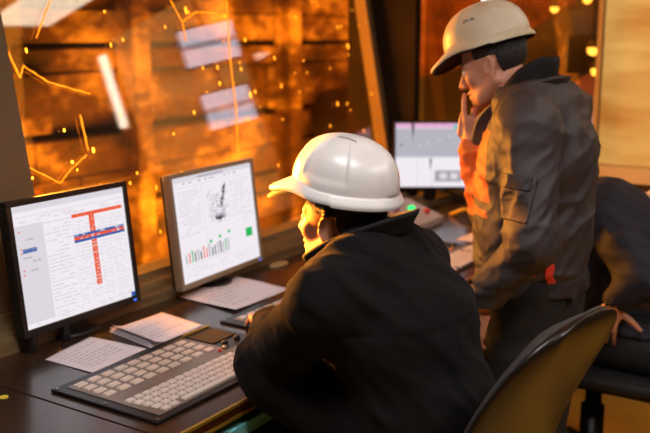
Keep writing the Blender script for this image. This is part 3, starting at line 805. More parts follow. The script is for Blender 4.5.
def hard_hat(name, label, o, R, m, vents, lip=1.0):
    t = thing(name, label, 'hard hat', (0, 0, 0))
    M_ = Matrix([[R[0][0], R[0][1], R[0][2], o[0]], [R[1][0], R[1][1], R[1][2], o[1]], [R[2][0], R[2][1], R[2][2], o[2]], [0, 0, 0, 1]])
    t.matrix_world = M_
    LX, LY, H, ZR = 0.132, 0.113, 0.116, 0.034
    NU, NV = 200, 46
    def shell(off, pe=0.0):
        def fn(u, v):
            a = 2*PI*u; ca, sa = math.cos(a), math.sin(a)
            fr = max(0, ca)
            peak = max(0, (ca-0.30)/0.70); peak = peak*peak*(3-2*peak)
            rise = 0.014*math.exp(-((abs(((a+PI) % (2*PI))-PI)-0.95)/0.35)**2)
            if v < 0.76:
                ph = v/0.76*PI/2
                rr = math.sin(ph)**0.86; z = ZR+0.012+H*max(0, math.cos(ph))**0.90
                k = rr
                lx = LX*(1.0 if ca < 0 else 1.0); x = lx*ca*k; y = LY*sa*k
                d = 0.0
                d += 0.0045*math.exp(-(y/0.024)**6)*(1 if v > 0.02 else 1)*math.sin(ph)**0.4
                aa = abs(((a+PI) % (2*PI))-PI)
                if 0.15 < v < 0.70:
                    e = min(1, (v-0.15)/0.08)*min(1, (0.70-v)/0.05)
                    d -= 0.0036*e/(1+math.exp(-(0.42-abs(aa-1.62))*40))
                    d -= 0.0022*e*(math.exp(-((aa-1.19)/0.03)**2)+math.exp(-((aa-2.05)/0.03)**2))
                n = Vector((x/LX**2, y/LY**2, (z-ZR)/H**2)).normalized()
                p = Vector((x, y, z)) + n*(d+off)
                p.z += rise*max(0, v-0.45)/0.31
                return tuple(p)
            w_ = (v-0.76)/0.24
            # skirt: short vertical band, a rolled rim, and the peak in front
            if w_ < 0.35:
                g = w_/0.35; rad = 1.0; z = ZR+0.012-0.002*g; ex = 0.004*g*g; pk = 0
            elif w_ < 0.75:
                g = (w_-0.35)/0.40; z = ZR+0.010-0.012*g; ex = 0.004+0.008*g; pk = g
            else:
                g = (w_-0.75)/0.25; z = ZR-0.002-0.010*g; ex = 0.012+0.0015*math.sin(g*PI); pk = 1
            x = (LX+ex+off)*ca + (0.050+0.004*pe)*peak*pk; y = (LY+ex+off)*sa*(1+0.05*peak*pk)
            z += rise*(1-0.4*w_) - (0.020+0.013*pe)*peak*pk - (0.004 if ca < -0.3 else 0)*w_ + 0.006*(1-peak)*0
            return (x, y, z)
        return fn
    s = MB().grid(shell(0), NU, NV, closeu=True).build('shell', m, t, True)
    ln = MB().grid(shell(-0.0035, lip), NU, NV, closeu=True).build('liner', M_blackmatte, t, True)
    MB().tube([(0.098*math.cos(2*PI*k/40)-0.006, 0.084*math.sin(2*PI*k/40), 0.030+0.010*math.cos(2*PI*k/40)) for k in range(41)], 0.010, 8).build('headband', M_blackmatte, t, True)
    f = shell(0.0006)
    for (u, v, ln_, wd, rot) in vents:
        p = Vector(f(u, v)); pu = (Vector(f(u+0.004, v))-p).normalized(); pv = (Vector(f(u, v+0.01))-p).normalized()
        d1 = pu*math.cos(rot)+pv*math.sin(rot); d2 = pv*math.cos(rot)-pu*math.sin(rot)
        MB().add([tuple(p+d1*a*ln_+d2*b*wd) for a, b in ((-1, -1), (1, -1), (1, 1), (-1, 1))], [(0, 1, 2, 3)]).build('vent', M_blackmatte, t)
    return t, f

def settle(root, base, kids=None):
    """give a root whose meshes are in world space its origin at its base"""
    T = Matrix.Translation(-Vector(base))
    for o in [root]+list(root.children_recursive if kids is None else kids):
        if o.type == 'MESH': o.data.transform(T)
    root.location = base

def collar(name, pts, h, m, parent, thick=0.007, flare=0.25, center=None):
    """stand collar: pts is the seam path (open), h heights per point, leaning outwards by flare"""
    P = [Vector(p) for p in pts]; c = Vector(center)
    # resample
    Q = []; Hh = []
    for i in range(len(P)-1):
        for k in range(6):
            t = k/6
            p0 = P[max(i-1, 0)]; p1 = P[i]; p2 = P[i+1]; p3 = P[min(i+2, len(P)-1)]
            Q.append(0.5*((2*p1)+(p2-p0)*t+(2*p0-5*p1+4*p2-p3)*t*t+(3*p1-p0-3*p2+p3)*t**3)); Hh.append(h[i]*(1-t)+h[i+1]*t)
    Q.append(P[-1]); Hh.append(h[-1]); n = len(Q)
    b = MB(); NV = 7
    def pt(i, j, side):
        q = Q[i]; out = Vector((q.x-c.x, q.y-c.y, 0)).normalized(); v = j/(NV-1)
        lean = flare*(v**1.5)*1.2
        e = thick*(1.0 if 0 < j < NV-1 else 0.6)
        return tuple(q + Vector((0, 0, 1))*Hh[i]*v + out*(lean*Hh[i] + (e if side else -0.2*e)))
    vs_ = [pt(i, j, s) for s in (0, 1) for i in range(n) for j in range(NV)]
    fs = []
    N = n*NV
    for i in range(n-1):
        for j in range(NV-1):
            a = i*NV+j
            fs.append((a, a+1, a+NV+1, a+NV)); fs.append((N+a, N+a+NV, N+a+NV+1, N+a+1))
        fs.append((i*NV+NV-1, N+i*NV+NV-1, N+(i+1)*NV+NV-1, (i+1)*NV+NV-1))
        fs.append((i*NV, (i+1)*NV, N+(i+1)*NV, N+i*NV))
    for i in (0, n-1):
        for j in range(NV-1): fs.append((i*NV+j, N+i*NV+j, N+i*NV+j+1, i*NV+j+1))
    b.add(vs_, fs)
    return b.build(name, m, parent, True)

# ------------------------------------------------------------------ the seated man
HO1 = (-1.108, 1.775, 1.196); HR1 = axes((-1, 0.03, 0.03), (0.0, 0.0, 1))
def wp(o, R, p): return tuple(np.array(o)+np.array(R) @ np.array(p))
LATY = (0, 1, 0)
def seated_core(g):
    """g: extra thickness of the clothes"""
    S = Solid()
    S.u(slab((-0.86, 1.785, 0.56), (-0.885, 1.785, 0.76), 0.185+g, 0.135+g, 0.180+g, 0.125+g, LATY), 0.03)
    S.u(slab((-0.885, 1.785, 0.76), (-0.94, 1.785, 0.96), 0.180+g, 0.125+g, 0.190+g, 0.120+g, LATY), 0.06)
    S.u(slab((-0.94, 1.785, 0.96), (-1.00, 1.785, 1.08), 0.190+g, 0.120+g, 0.150+g, 0.085+g, LATY), 0.06)
    for s in (-1, 1):
        S.u(cone((-1.015, 1.785+s*0.06, 1.115), (-1.02, 1.785+s*0.185, 1.055), 0.060+g, 0.066+g), 0.05)
    return S
def seated_arms(S, g, k=0.035):
    S.u(cone((-1.02, 1.575, 1.045), (-1.25, 1.660, 0.835), 0.058+g, 0.046+g), k+0.01)
    S.u(cone((-1.25, 1.660, 0.835), (-1.475, 1.985, 0.815), 0.046+g, 0.032+g*0.7), k)
    S.u(cone((-1.02, 1.990, 1.045), (-1.22, 2.100, 0.850), 0.058+g, 0.046+g), k+0.01)
    S.u(cone((-1.22, 2.100, 0.850), (-1.47, 2.205, 0.815), 0.046+g, 0.032+g*0.7), k)
    return S
def seated_legs(S, g):
    for s in (-1, 1):
        hip = (-0.88, 1.785+s*0.095, 0.555); kn = (-1.27, 1.785+s*0.13, 0.53); an = (-1.22, 1.785+s*0.13, 0.11)
        S.u(cone(hip, kn, 0.082+g, 0.058+g), 0.04); S.u(cone(kn, an, 0.056+g, 0.042+g), 0.03)
    return S
hand_rest = hand_solid(curl=(0.35, 0.35, 0.25))
HL = axes((-0.80, 0.60, -0.10), (0.05, 0.05, 1)); HRr = axes((-0.93, 0.36, -0.08), (0, 0, 1))
hd = head_solid()
B = seated_core(0); seated_arms(B, 0); seated_legs(B, 0)
B.u(cone(wp(HO1, HR1, (-0.03, 0, -0.06)), (-1.02, 1.785, 1.11), 0.054, 0.064), 0.03)
B.u(bounded(placed(hd, HO1, HR1), HO1, 0.15), 0.02)
B.u(bounded(placed(hand_rest, (-1.50, 2.015, 0.800), HL, mirror=True), (-1.56, 2.07, 0.80), 0.14), 0.015)
B.u(bounded(placed(hand_rest, (-1.505, 2.222, 0.800), HRr), (-1.60, 2.25, 0.80), 0.14), 0.015)
person = sdf_obj('person', B, (-1.78, 1.5, 0.02), (-0.62, 2.4, 1.42), 0.0045, M_skin)
tag(person, 'seated person in a black jacket and white hard hat, leaning on the control desk', 'person')
# hair: short dark hair showing below the hat
def hair_solid(h_, edge=0.034):
    H = Solid().u(h_).disp(lambda P: -0.0055-0.0015*vnoise(P*180))
    H.keep(lambda P: np.maximum(P[:, 0]-edge, -(P[:, 2]+0.062+0.35*P[:, 0])), 0.008)
    H.cut(lambda P: np.maximum(-(P[:, 0]+0.036-0.10*np.minimum(P[:, 2]+0.02, 0)), P[:, 2]-0.020), 0.006)
    return H
Hs = hair_solid(hd, 0.026)
sdf_obj('hair', bounded(placed(Hs, HO1, HR1), HO1, 0.16), np.array(HO1)-0.16, np.array(HO1)+0.16, 0.004, M_hair, person)
def eyes(o, R, parent):
    for s in (1, -1):
        c = wp(o, R, (0.0765, s*0.033, -0.003)); g = wp(o, R, (0.0875, s*0.0335, -0.005))
        e = MB().lathe([(0.0125*math.sin(a), -0.0125*math.cos(a)) for a in [0.05+3.04*k/12 for k in range(13)]], 16, c).build('eye', M_eye, parent, True)
        MB().lathe([(0.0055*math.sin(a), -0.0055*math.cos(a)) for a in [0.05+3.04*k/8 for k in range(9)]], 12, wp(o, R, (0.0845, s*0.0335, -0.005))).build('iris', M_iris, e, True)
eyes(HO1, HR1, person)
# jacket
J = seated_core(0.020)
seated_arms(J, 0.021, 0.04)
J.u(cone((-1.195, 1.650, 0.795), (-0.98, 1.665, 0.74), 0.072, 0.095), 0.05)
J.keep(lambda P: -(P[:, 2]-0.60), 0.01)
J.cut(cone(wp(HO1, HR1, (-0.02, 0, -0.05)), (-1.03, 1.785, 1.12), 0.058, 0.066), 0.012)       # neck opening
J.cut(cone((-1.475, 1.985, 0.815), (-1.56, 2.11, 0.80), 0.036, 0.036), 0.004)                  # cuffs
J.cut(cone((-1.47, 2.205, 0.815), (-1.56, 2.25, 0.80), 0.036, 0.036), 0.004)
J.disp(lambda P: np.where(P[:, 0] > -1.02, 0.0035*np.exp(-((P[:, 2]-0.995)/0.004)**2), 0))
J.disp(folds(0.0085, [[6, 5, 5], [-5, 7, 4], [3, 3, 9]], 1.3))
J.disp(folds(0.004, [[14, 4, 12], [-6, 16, 8], [8, 6, 16]], 4.1))
sdf_obj('jacket', J, (-1.62, 1.42, 0.56), (-0.66, 2.36, 1.28), 0.006, M_fleece, person)
collar('collar', [(-1.150, 1.708, 1.078), (-1.085, 1.700, 1.112), (-1.020, 1.708, 1.142), (-0.965, 1.738, 1.168), (-0.945, 1.785, 1.175), (-0.965, 1.835, 1.168), (-1.03, 1.865, 1.140), (-1.10, 1.862, 1.108), (-1.155, 1.845, 1.075)],
       [0.034, 0.046, 0.054, 0.056, 0.056, 0.056, 0.054, 0.046, 0.034], M_piping, person, 0.008, 0.35, (-1.05, 1.785, 1.1))
T = Solid(); T.u(slab((-0.86, 1.785, 0.54), (-0.88, 1.785, 0.66), 0.190, 0.140, 0.185, 0.135, LATY)); seated_legs(T, 0.014)
T.keep(lambda P: -(P[:, 2]-0.10), 0.01); T.disp(folds(0.006, [[8, 4, 6], [-4, 9, 4], [4, 4, 10]], 7.7))
sdf_obj('trousers', T, (-1.45, 1.5, 0.05), (-0.62, 2.1, 0.72), 0.010, M_trouser, person)
for s in (-1, 1):
    Bt = Solid().u(cone((-1.22, 1.785+s*0.13, 0.16), (-1.22, 1.785+s*0.13, 0.05), 0.060, 0.058)).u(cone((-1.22, 1.785+s*0.13, 0.045), (-1.38, 1.785+s*0.14, 0.038), 0.052, 0.040), 0.03).keep(lambda P: -(P[:, 2]-0.003), 0.002)
    sdf_obj('boot', Bt, (-1.46, 1.785+s*0.13-0.09, -0.01), (-1.12, 1.785+s*0.13+0.09, 0.24), 0.008, M_boot, person)
settle(person, (-0.98, 1.785, 0.0))
v_ = [(0.285+0.0075*i, 0.155, 0.0016, 0.0055, 0.0) for i in range(0)]
def dome_uv(x, y):
    return (math.atan2(y/0.113, x/0.132)/(2*PI)) % 1.0, math.asin(min(1, math.hypot(x/0.132, y/0.113))**(1/0.86))/(PI/2)*0.76
top_vents = [(*dome_uv(0.012-0.0065*i, 0.030), 0.0016, 0.0050, 0.0) for i in range(8)]
hard_hat('hard_hat', 'clean white hard hat worn by the seated person', wp(HO1, HR1, (-0.006, 0, 0.036)), axes((-1, 0.03, 0.12), (0, 0, 1)), M_helm, top_vents, 1.9)
# ------------------------------------------------------------------ the standing man
O2 = (-0.925, 2.63, 0.0); R2_ = axes((-1, 0.10, 0), (0, 0, 1))
def L2(p): return wp(O2, R2_, p)
HO2 = L2((0.175, 0.01, 1.532)); HR2 = axes((-0.93, -0.12, -0.33), (-0.33, 0.0, 0.95))
LAT2 = (0, 1, 0)
def stand_core(g):
    S = Solid()
    S.u(slab((0, 0, 0.86), (0, 0, 1.04), 0.170+g, 0.120+g, 0.160+g, 0.115+g, LAT2), 0.03)
    S.u(slab((0, 0, 1.04), (0.01, 0, 1.26), 0.160+g, 0.115+g, 0.178+g, 0.125+g, LAT2), 0.06)
    S.u(slab((0.01, 0, 1.26), (0.03, 0, 1.40), 0.178+g, 0.125+g, 0.150+g, 0.090+g, LAT2), 0.06)
    for s in (-1, 1):
        S.u(cone((0.015, s*0.05, 1.412), ((0.02, -0.035)[s > 0], s*0.175, 1.375), 0.052+g, 0.060+g), 0.05)
    return S
ARM_L = [(-0.045, 0.195, 1.365), (-0.105, 0.262, 1.06), (0.045, 0.268, 0.865)]
ARM_R = [(0.03, -0.195, 1.375), (0.195, -0.055, 1.080), (0.220, 0.024, 1.262)]
def stand_arms(S, g, k=0.035):
    for A in (ARM_L, ARM_R):
        S.u(cone(A[0], A[1], 0.056+g, 0.046+g), k+0.01); S.u(cone(A[1], A[2], 0.046+g, 0.031+g*0.8), k)
    return S
def stand_legs(S, g):
    for s, kx in ((1, 0.03), (-1, 0.0)):
        S.u(cone((0, s*0.090, 0.88), (kx, s*0.105, 0.48), 0.086+g, 0.060+g), 0.04)
        S.u(cone((kx, s*0.105, 0.48), (-0.01, s*0.115, 0.09), 0.058+g, 0.044+g), 0.03)
    return S
hand_chin = hand_solid(each=[(0.15, 0.25, 0.25), (0.9, 1.25, 0.8), (1.0, 1.35, 0.8), (1.05, 1.4, 0.8)], thumb=((0.045, 0.052, -0.012), (0.078, 0.050, -0.020), (0.104, 0.044, -0.022)))
hand_pocket = hand_solid(curl=(0.25, 0.4, 0.3))
# hand axes in the man's own frame: fingers (x), thumb side (y), back of the hand (z)
HC_o = (0.207, 0.030, 1.276); HC_R = axes((0.10, 0.04, 1.0), (-0.22, 0.95, -0.02))
HP_o = (0.055, 0.268, 0.840); HP_R = axes((0.22, -0.06, -1.0), (0.0, 1.0, 0.0))
B = stand_core(0); stand_arms(B, 0); stand_legs(B, 0)
ho_l = np.array(R2_).T @ (np.array(HO2)-np.array(O2)); hr_l = np.array(R2_).T @ np.array(HR2)
B.u(cone(tuple(ho_l+hr_l @ np.array((-0.03, 0, -0.06))), (0.045, 0, 1.43), 0.054, 0.066), 0.03)
hd2 = head_solid()
B.u(bounded(placed(hd2, ho_l, hr_l), ho_l, 0.15), 0.02)
B.u(bounded(placed(hand_chin, HC_o, HC_R), np.array(HC_o)+np.array((0.01, 0, 0.07)), 0.14), 0.012)
B.u(bounded(placed(hand_pocket, HP_o, HP_R, mirror=True), np.array(HP_o)+np.array((0.01, 0, -0.08)), 0.14), 0.012)
def to_world(v): return v @ np.array(R2_).T
def sdf_l(name, fn, lo, hi, h, m, parent=None):
    v, F = polygonise(fn, lo, hi, h)
    return mesh_np(name, to_world(v), F, m, parent)
person2 = sdf_l('person', B, (-0.22, -0.34, 0.02), (0.34, 0.40, 1.70), 0.0042, M_skin_dark)
person2.location = O2
tag(person2, 'standing person in a charcoal and orange work jacket, hand at chin, looking down', 'person')
Hs2 = hair_solid(hd2)
sdf_l('hair', bounded(placed(Hs2, ho_l, hr_l), ho_l, 0.16), ho_l-0.16, ho_l+0.16, 0.004, M_hair, person2)
n0 = len(person2.children)
eyes(HO2, HR2, person2)
for o in person2.children_recursive:
    if o.name.startswith(('eye', 'iris')): o.data.transform(Matrix.Translation(-Vector(O2)))
# eyebrows
for s in (1, -1):
    b = MB(); b.tube([tuple(ho_l+hr_l @ np.array(p)) for p in ((0.0895, s*0.014, 0.021), (0.0855, s*0.030, 0.026), (0.0735, s*0.047, 0.020))], [0.003, 0.0042, 0.002], 8)
    me_o = b.build('eyebrow', M_hair, person2, True)
    me_o.data.transform(Matrix(np.vstack([np.hstack([np.array(R2_), np.zeros((3, 1))]), [0, 0, 0, 1]]).tolist()))
def segd(P, a, b):
    a = V3(a); b = V3(b); t = np.clip(((P-a) @ (b-a))/((b-a) @ (b-a)), 0, 1)
    return np.linalg.norm(P-a-t[:, None]*(b-a), axis=1), t
J = stand_core(0.026)
J.u(slab((0.055, 0.0, 0.86), (0.085, 0, 1.12), 0.150, 0.130, 0.145, 0.120, LAT2), 0.05)
stand_arms(J, 0.023, 0.035)
J.keep(lambda P: -(P[:, 2]-0.855), 0.006)
J.cut(cone(tuple(ho_l+hr_l @ np.array((-0.03, 0, -0.05))), (0.045, 0, 1.44), 0.062, 0.074), 0.012)
J.cut(ball((0.15, 0, 1.42), 0.085), 0.02)
J.cut(cone((0.09, 0.03, 1.50), (0.09, -0.03, 1.50), 0.095, 0.095), 0.02)
J.cut(cone(ARM_R[2], (0.224, 0.028, 1.34), 0.038, 0.038), 0.004)
J.cut(cone(ARM_L[2], (0.065, 0.268, 0.78), 0.038, 0.038), 0.004)
J.cut(cone((0.16, 0.01, 1.40), (0.135, 0.0, 1.20), 0.016, 0.006), 0.01)                        # open front at the throat
J.disp(lambda P: -0.006*np.exp(-((P[:, 2]-0.885)/0.022)**2) * 0 + 0.007*np.exp(-((P[:, 2]-0.912)/0.010)**2))   # gathered above the hem band
J.disp(folds(0.0105, [[6, 4, 5], [-5, 7, 5], [3, -3, 9]], 2.2))
J.disp(folds(0.0048, [[14, 6, 9], [-9, 13, 8], [6, 6, 18]], 5.2))
def classify(P):
    lab = np.zeros(len(P), int)
    dr, tr = segd(P, ARM_R[1], ARM_R[2]); dru, _ = segd(P, ARM_R[0], ARM_R[1]); dl, tl = segd(P, ARM_L[1], ARM_L[2]); dlu, _ = segd(P, ARM_L[0], ARM_L[1])
    core = (dl > 0.085) & (dlu > 0.085)
    lab[core & (P[:, 0] > 0.085) & (P[:, 2] > 1.085) & (P[:, 2] < 1.345) & (np.abs(P[:, 1]) < 0.20)] = 1
    lab[(dr < 0.082) & (tr > 0.03) & (P[:, 0] > 0.10)] = 1
    lab[core & (np.abs(P[:, 2]-1.118) < 0.012) & (lab == 1) & (dr > 0.075)] = 0
    lab[core & (P[:, 2] < 0.905)] = 2
    return lab
v, F = polygonise(J, (-0.24, -0.36, 0.83), (0.34, 0.40, 1.53), 0.0055)
lab = classify(v[F].mean(axis=1)); v = to_world(v)
for k, (n, m) in enumerate((('jacket', M_work), ('chest_panel', M_orange), ('waistband', M_work2))):
    mesh_np(n, v, F[lab == k], m, person2)
def patch(name, m, c, h, R, off, r=0.004):
    """raised piece of cloth following the jacket surface inside a box"""
    S = Solid().u(J).disp(lambda P: np.full(len(P), -off, np.float32)).keep(rbox(c, h, r, R), 0.003)
    S.cut(lambda P: J(P)+0.004, 0.0)
    lim = float(np.linalg.norm(h))+0.02
    return sdf_l(name, S, np.array(c)-lim, np.array(c)+lim, 0.0028, m, person2)
Rs = axes((1, 0, 0.05), (0.18, -0.2, 1))
patch('sleeve_pocket', M_work, (-0.065, 0.320, 1.185), (0.058, 0.045, 0.062), Rs, 0.006)
patch('pocket_flap', M_work2, (-0.055, 0.318, 1.230), (0.060, 0.050, 0.020), Rs, 0.010)
patch('side_tab', M_redpatch, (-0.105, 0.150, 0.955), (0.008, 0.09, 0.048), axes((1, 0, 0), (0, 0, 1)), 0.005)
# inner black stand collar and the outer jacket collar
def cl(pts): return [tuple(np.array(R2_) @ np.array(p)) for p in pts]
cc = tuple(np.array(R2_) @ np.array((0.07, 0, 1.4)))
collar('inner_collar', cl([(0.155, 0.045, 1.325), (0.110, 0.074, 1.375), (0.050, 0.084, 1.425), (0.000, 0.060, 1.465), (-0.018, 0, 1.475), (0.000, -0.060, 1.465), (0.050, -0.080, 1.425), (0.110, -0.072, 1.375), (0.155, -0.045, 1.325)]),
       [0.045, 0.072, 0.096, 0.090, 0.080, 0.090, 0.096, 0.072, 0.045], M_piping, person2, 0.008, 0.04, cc)
collar('collar', cl([(0.178, 0.055, 1.260), (0.140, 0.084, 1.325), (0.075, 0.102, 1.390), (0.005, 0.086, 1.440), (-0.035, 0.0, 1.458), (0.005, -0.086, 1.440), (0.075, -0.102, 1.390), (0.140, -0.084, 1.325), (0.178, -0.055, 1.260)]),
       [0.040, 0.050, 0.052, 0.048, 0.044, 0.048, 0.052, 0.050, 0.040], M_work, person2, 0.008, 0.55, cc)
T = Solid(); T.u(slab((0, 0, 0.80), (0, 0, 0.93), 0.182, 0.130, 0.172, 0.124, LAT2)); stand_legs(T, 0.018)
T.keep(lambda P: -(P[:, 2]-0.08), 0.01); T.disp(folds(0.007, [[8, 4, 6], [-4, 9, 4], [4, 4, 10]], 9.7))
sdf_l('trousers', T, (-0.2, -0.26, 0.03), (0.2, 0.26, 0.99), 0.009, M_trouser, person2)
for s in (-1, 1):
    Bt = Solid().u(cone((-0.01, s*0.115, 0.13), (-0.01, s*0.115, 0.05), 0.060, 0.058)).u(cone((-0.01, s*0.115, 0.045), (0.15, s*0.125, 0.038), 0.052, 0.040), 0.03).keep(lambda P: -(P[:, 2]-0.003), 0.002)
    sdf_l('boot', Bt, (-0.12, s*0.115-0.09, -0.01), (0.26, s*0.115+0.09, 0.22), 0.008, M_boot, person2)
side_vents = [(0.215+0.0, 0.50, 0.007, 0.0016, 0.1), (0.250, 0.475, 0.006, 0.0016, 0.1), (0.233, 0.49, 0.003, 0.003, 0.1), (0.218, 0.47, 0.006, 0.0016, 0.1), (0.253, 0.50, 0.007, 0.0016, 0.1)]
hat2, f2 = hard_hat('hard_hat', 'worn cream white hard hat tipped forward on the standing person', wp(HO2, HR2, (-0.004, 0, 0.027)), HR2, M_helm_old, side_vents, 0.3)
b = MB(); b.tube([f2(0.243+0.022*math.cos(2*PI*k/24), 0.655+0.035*math.sin(2*PI*k/24)) for k in range(25)], 0.0012, 6); b.build('embossed_oval', M_helm_old, hat2, True)

# ------------------------------------------------------------------ the third person, bent forward at the right edge
S3 = Solid()
def core3(g):
    S = Solid()
    S.u(slab((-0.93, 3.20, 0.58), (-0.915, 3.20, 0.80), 0.17+g, 0.13+g, 0.165+g, 0.125+g, (0, 1, 0)), 0.03)
    S.u(slab((-0.915, 3.20, 0.80), (-0.85, 3.21, 0.97), 0.165+g, 0.125+g, 0.18+g, 0.125+g, (0, 1, 0)), 0.06)
    S.u(slab((-0.85, 3.21, 0.97), (-0.71, 3.23, 0.915), 0.18+g, 0.12+g, 0.15+g, 0.085+g, (0, 1, 0)), 0.06)
    S.u(cone((-0.735, 3.04, 0.920), (-0.645, 2.985, 0.84), 0.058+g, 0.045+g), 0.04)
    S.u(cone((-0.645, 2.985, 0.84), (-0.728, 2.965, 0.755), 0.045+g, 0.031+0.7*g), 0.03)
    S.u(cone((-0.71, 3.42, 0.92), (-0.56, 3.47, 0.76), 0.058+g, 0.045+g), 0.04)
    S.u(cone((-0.56, 3.47, 0.76), (-0.42, 3.36, 0.66), 0.045+g, 0.031+0.7*g), 0.03)
    for s in (-1, 1):
        S.u(cone((-0.92, 3.20+s*0.09, 0.565), (-0.50, 3.22+s*0.14, 0.55), 0.085+g, 0.06+g), 0.03)
        S.u(cone((-0.50, 3.22+s*0.14, 0.55), (-0.52, 3.22+s*0.15, 0.10), 0.056+g, 0.042+g), 0.03)
    return S
HO3 = (-0.545, 3.255, 0.895); HR3 = axes((0.86, 0.06, -0.50), (0.5, 0, 0.86))
B = core3(0); B.u(cone(wp(HO3, HR3, (-0.03, 0, -0.06)), (-0.70, 3.23, 0.91), 0.052, 0.062), 0.03)
B.u(bounded(placed(head_solid(), HO3, HR3), HO3, 0.15), 0.02)
h3 = hand_solid(each=[(0.2, 0.3, 0.2), (0.25, 0.4, 0.3), (0.3, 0.5, 0.3), (0.4, 0.5, 0.3)], thumb=((0.03, 0.07, -0.006), (0.048, 0.098, -0.010), (0.060, 0.118, -0.012)), splay=0.12)
HR3h = axes((-0.25, 0.05, -1.0), (0.15, -0.95, 0.0))
B.u(bounded(placed(h3, (-0.735, 2.962, 0.735), HR3h, scale=0.88), (-0.745, 2.962, 0.66), 0.14), 0.012)
B.u(bounded(placed(hand_rest, (-0.40, 3.345, 0.652), axes((0.9, -0.4, -0.15), (0, 0, 1)), mirror=True), (-0.33, 3.31, 0.64), 0.14), 0.012)
person3 = sdf_obj('person', B, (-1.15, 2.85, 0.02), (-0.25, 3.62, 1.2), 0.0055, M_skin_dark)
tag(person3, 'person in navy clothes bent forward on a stool, cut by the right edge', 'person')
J3 = core3(0.022).keep(lambda P: -(P[:, 2]-0.62), 0.008)
J3.cut(cone(wp(HO3, HR3, (-0.03, 0, -0.05)), (-0.70, 3.23, 0.91), 0.056, 0.064), 0.01)
J3.cut(cone((-0.728, 2.965, 0.755), (-0.742, 2.96, 0.66), 0.036, 0.036), 0.004).cut(cone((-0.42, 3.36, 0.66), (-0.34, 3.31, 0.64), 0.036, 0.036), 0.004)
J3.disp(folds(0.008, [[6, 4, 5], [-5, 7, 5], [3, -3, 9]], 6.2)).disp(folds(0.004, [[14, 6, 9], [-9, 13, 8], [6, 6, 18]], 8.2))
sdf_obj('jacket', J3, (-1.15, 2.85, 0.58), (-0.3, 3.62, 1.18), 0.008, M_navy, person3)
T3 = core3(0.014).keep(lambda P: np.maximum(P[:, 2]-0.66, -(P[:, 2]-0.09)), 0.01)
sdf_obj('trousers', T3, (-1.15, 2.92, 0.05), (-0.35, 3.5, 0.72), 0.010, M_trouser, person3)
for s in (-1, 1):
    Bt = Solid().u(cone((-0.52, 3.22+s*0.15, 0.14), (-0.52, 3.22+s*0.15, 0.05), 0.060, 0.058)).u(cone((-0.52, 3.22+s*0.15, 0.045), (-0.36, 3.22+s*0.15, 0.038), 0.052, 0.040), 0.03).keep(lambda P: -(P[:, 2]-0.003), 0.002)
    sdf_obj('boot', Bt, (-0.64, 3.22+s*0.15-0.09, -0.01), (-0.28, 3.22+s*0.15+0.09, 0.22), 0.009, M_boot, person3)
Hs3 = hair_solid(head_solid())
sdf_obj('hair', bounded(placed(Hs3, HO3, HR3), HO3, 0.16), np.array(HO3)-0.16, np.array(HO3)+0.16, 0.005, M_hair, person3)
eyes(HO3, HR3, person3)
settle(person3, (-0.93, 3.2, 0.0)); person3.location = (-0.962, 3.175, 0.0)

# ------------------------------------------------------------------ chairs
M_shell = mat('chair_shell_plastic', (26, 17, 11), 0.32, var=0.1, vscale=6, coat=0.1, spec=0.35)
M_weave = mat('grey_woven_fabric', (66, 60, 54), 0.9, rgb2=(34, 30, 28), vscale=260, bump=0.4, bscale=420)
def castors(t, R0, n=5, a0=0.3, rc=1.0):
    MB().lathe([(r*rc, z) for r, z in ((0.028, 0.09), (0.035, 0.10), (0.035, 0.13), (0.026, 0.14), (0.026, 0.30), (0.018, 0.30), (0.018, 0.42))], 20).build('gas_column', M_black, t, True)
    for k in range(n):
        a = a0+2*PI*k/n; c, s = math.cos(a), math.sin(a)
        MB().tube([(0.02*c, 0.02*s, 0.115), (R0*0.5*c, R0*0.5*s, 0.105), (R0*c, R0*s, 0.075)], [0.026, 0.022, 0.016], 12).build('leg', M_black, t, True)
        w_ = MB()
        for sd in (-1, 1):
            M_ = Matrix.Translation((R0*c-s*sd*0.014, R0*s+c*sd*0.014, 0.028)) @ Matrix.Rotation(a, 4, 'Z') @ Matrix.Rotation(PI/2, 4, 'X')
            w_.lathe([(0.001, -0.008), (0.022, -0.008), (0.027, -0.003), (0.027, 0.003), (0.022, 0.008), (0.001, 0.008)], 18, M=M_)
        w_.tube([(R0*c, R0*s, 0.03), (R0*c, R0*s, 0.075)], 0.007, 8)
        w_.build('castor', M_black, t, True)
def cushion(w, d, h, r):
    S = Solid().u(rbox((0, 0, 0), (d/2, w/2, h/2), r)).disp(lambda P: 0.25*(P[:, 0]**2+P[:, 1]**2)*0.3)
    return polygonise(S, (-d/2-0.03, -w/2-0.03, -h/2-0.03), (d/2+0.03, w/2+0.03, h/2+0.03), 0.009)
YAW = math.radians(-11)
chair = thing('office_chair', 'office chair with a dark shell back behind the seated person, nearest the camera', 'chair', (-0.935, 1.885, 0), PI+YAW)
castors(chair, 0.30)
v, F = cushion(0.47, 0.46, 0.075, 0.035); mesh_np('seat', v+np.array((0.02, 0, 0.455)), F, M_weave, chair)
MB().box((-0.16, -0.13, 0.395), (0.12, 0.13, 0.42)).build('seat_plate', M_black, chair, bevel=0.006)
MB().tube([(-0.08, 0, 0.40), (-0.22, 0, 0.40), (-0.262, 0, 0.44), (-0.262, 0, 0.60), (-0.285, 0, 0.72)], [0.022, 0.022, 0.024, 0.022, 0.018], 12).build('back_bar', M_black, chair, True)
HB, WB, REC = 0.55, 0.452, math.radians(17)
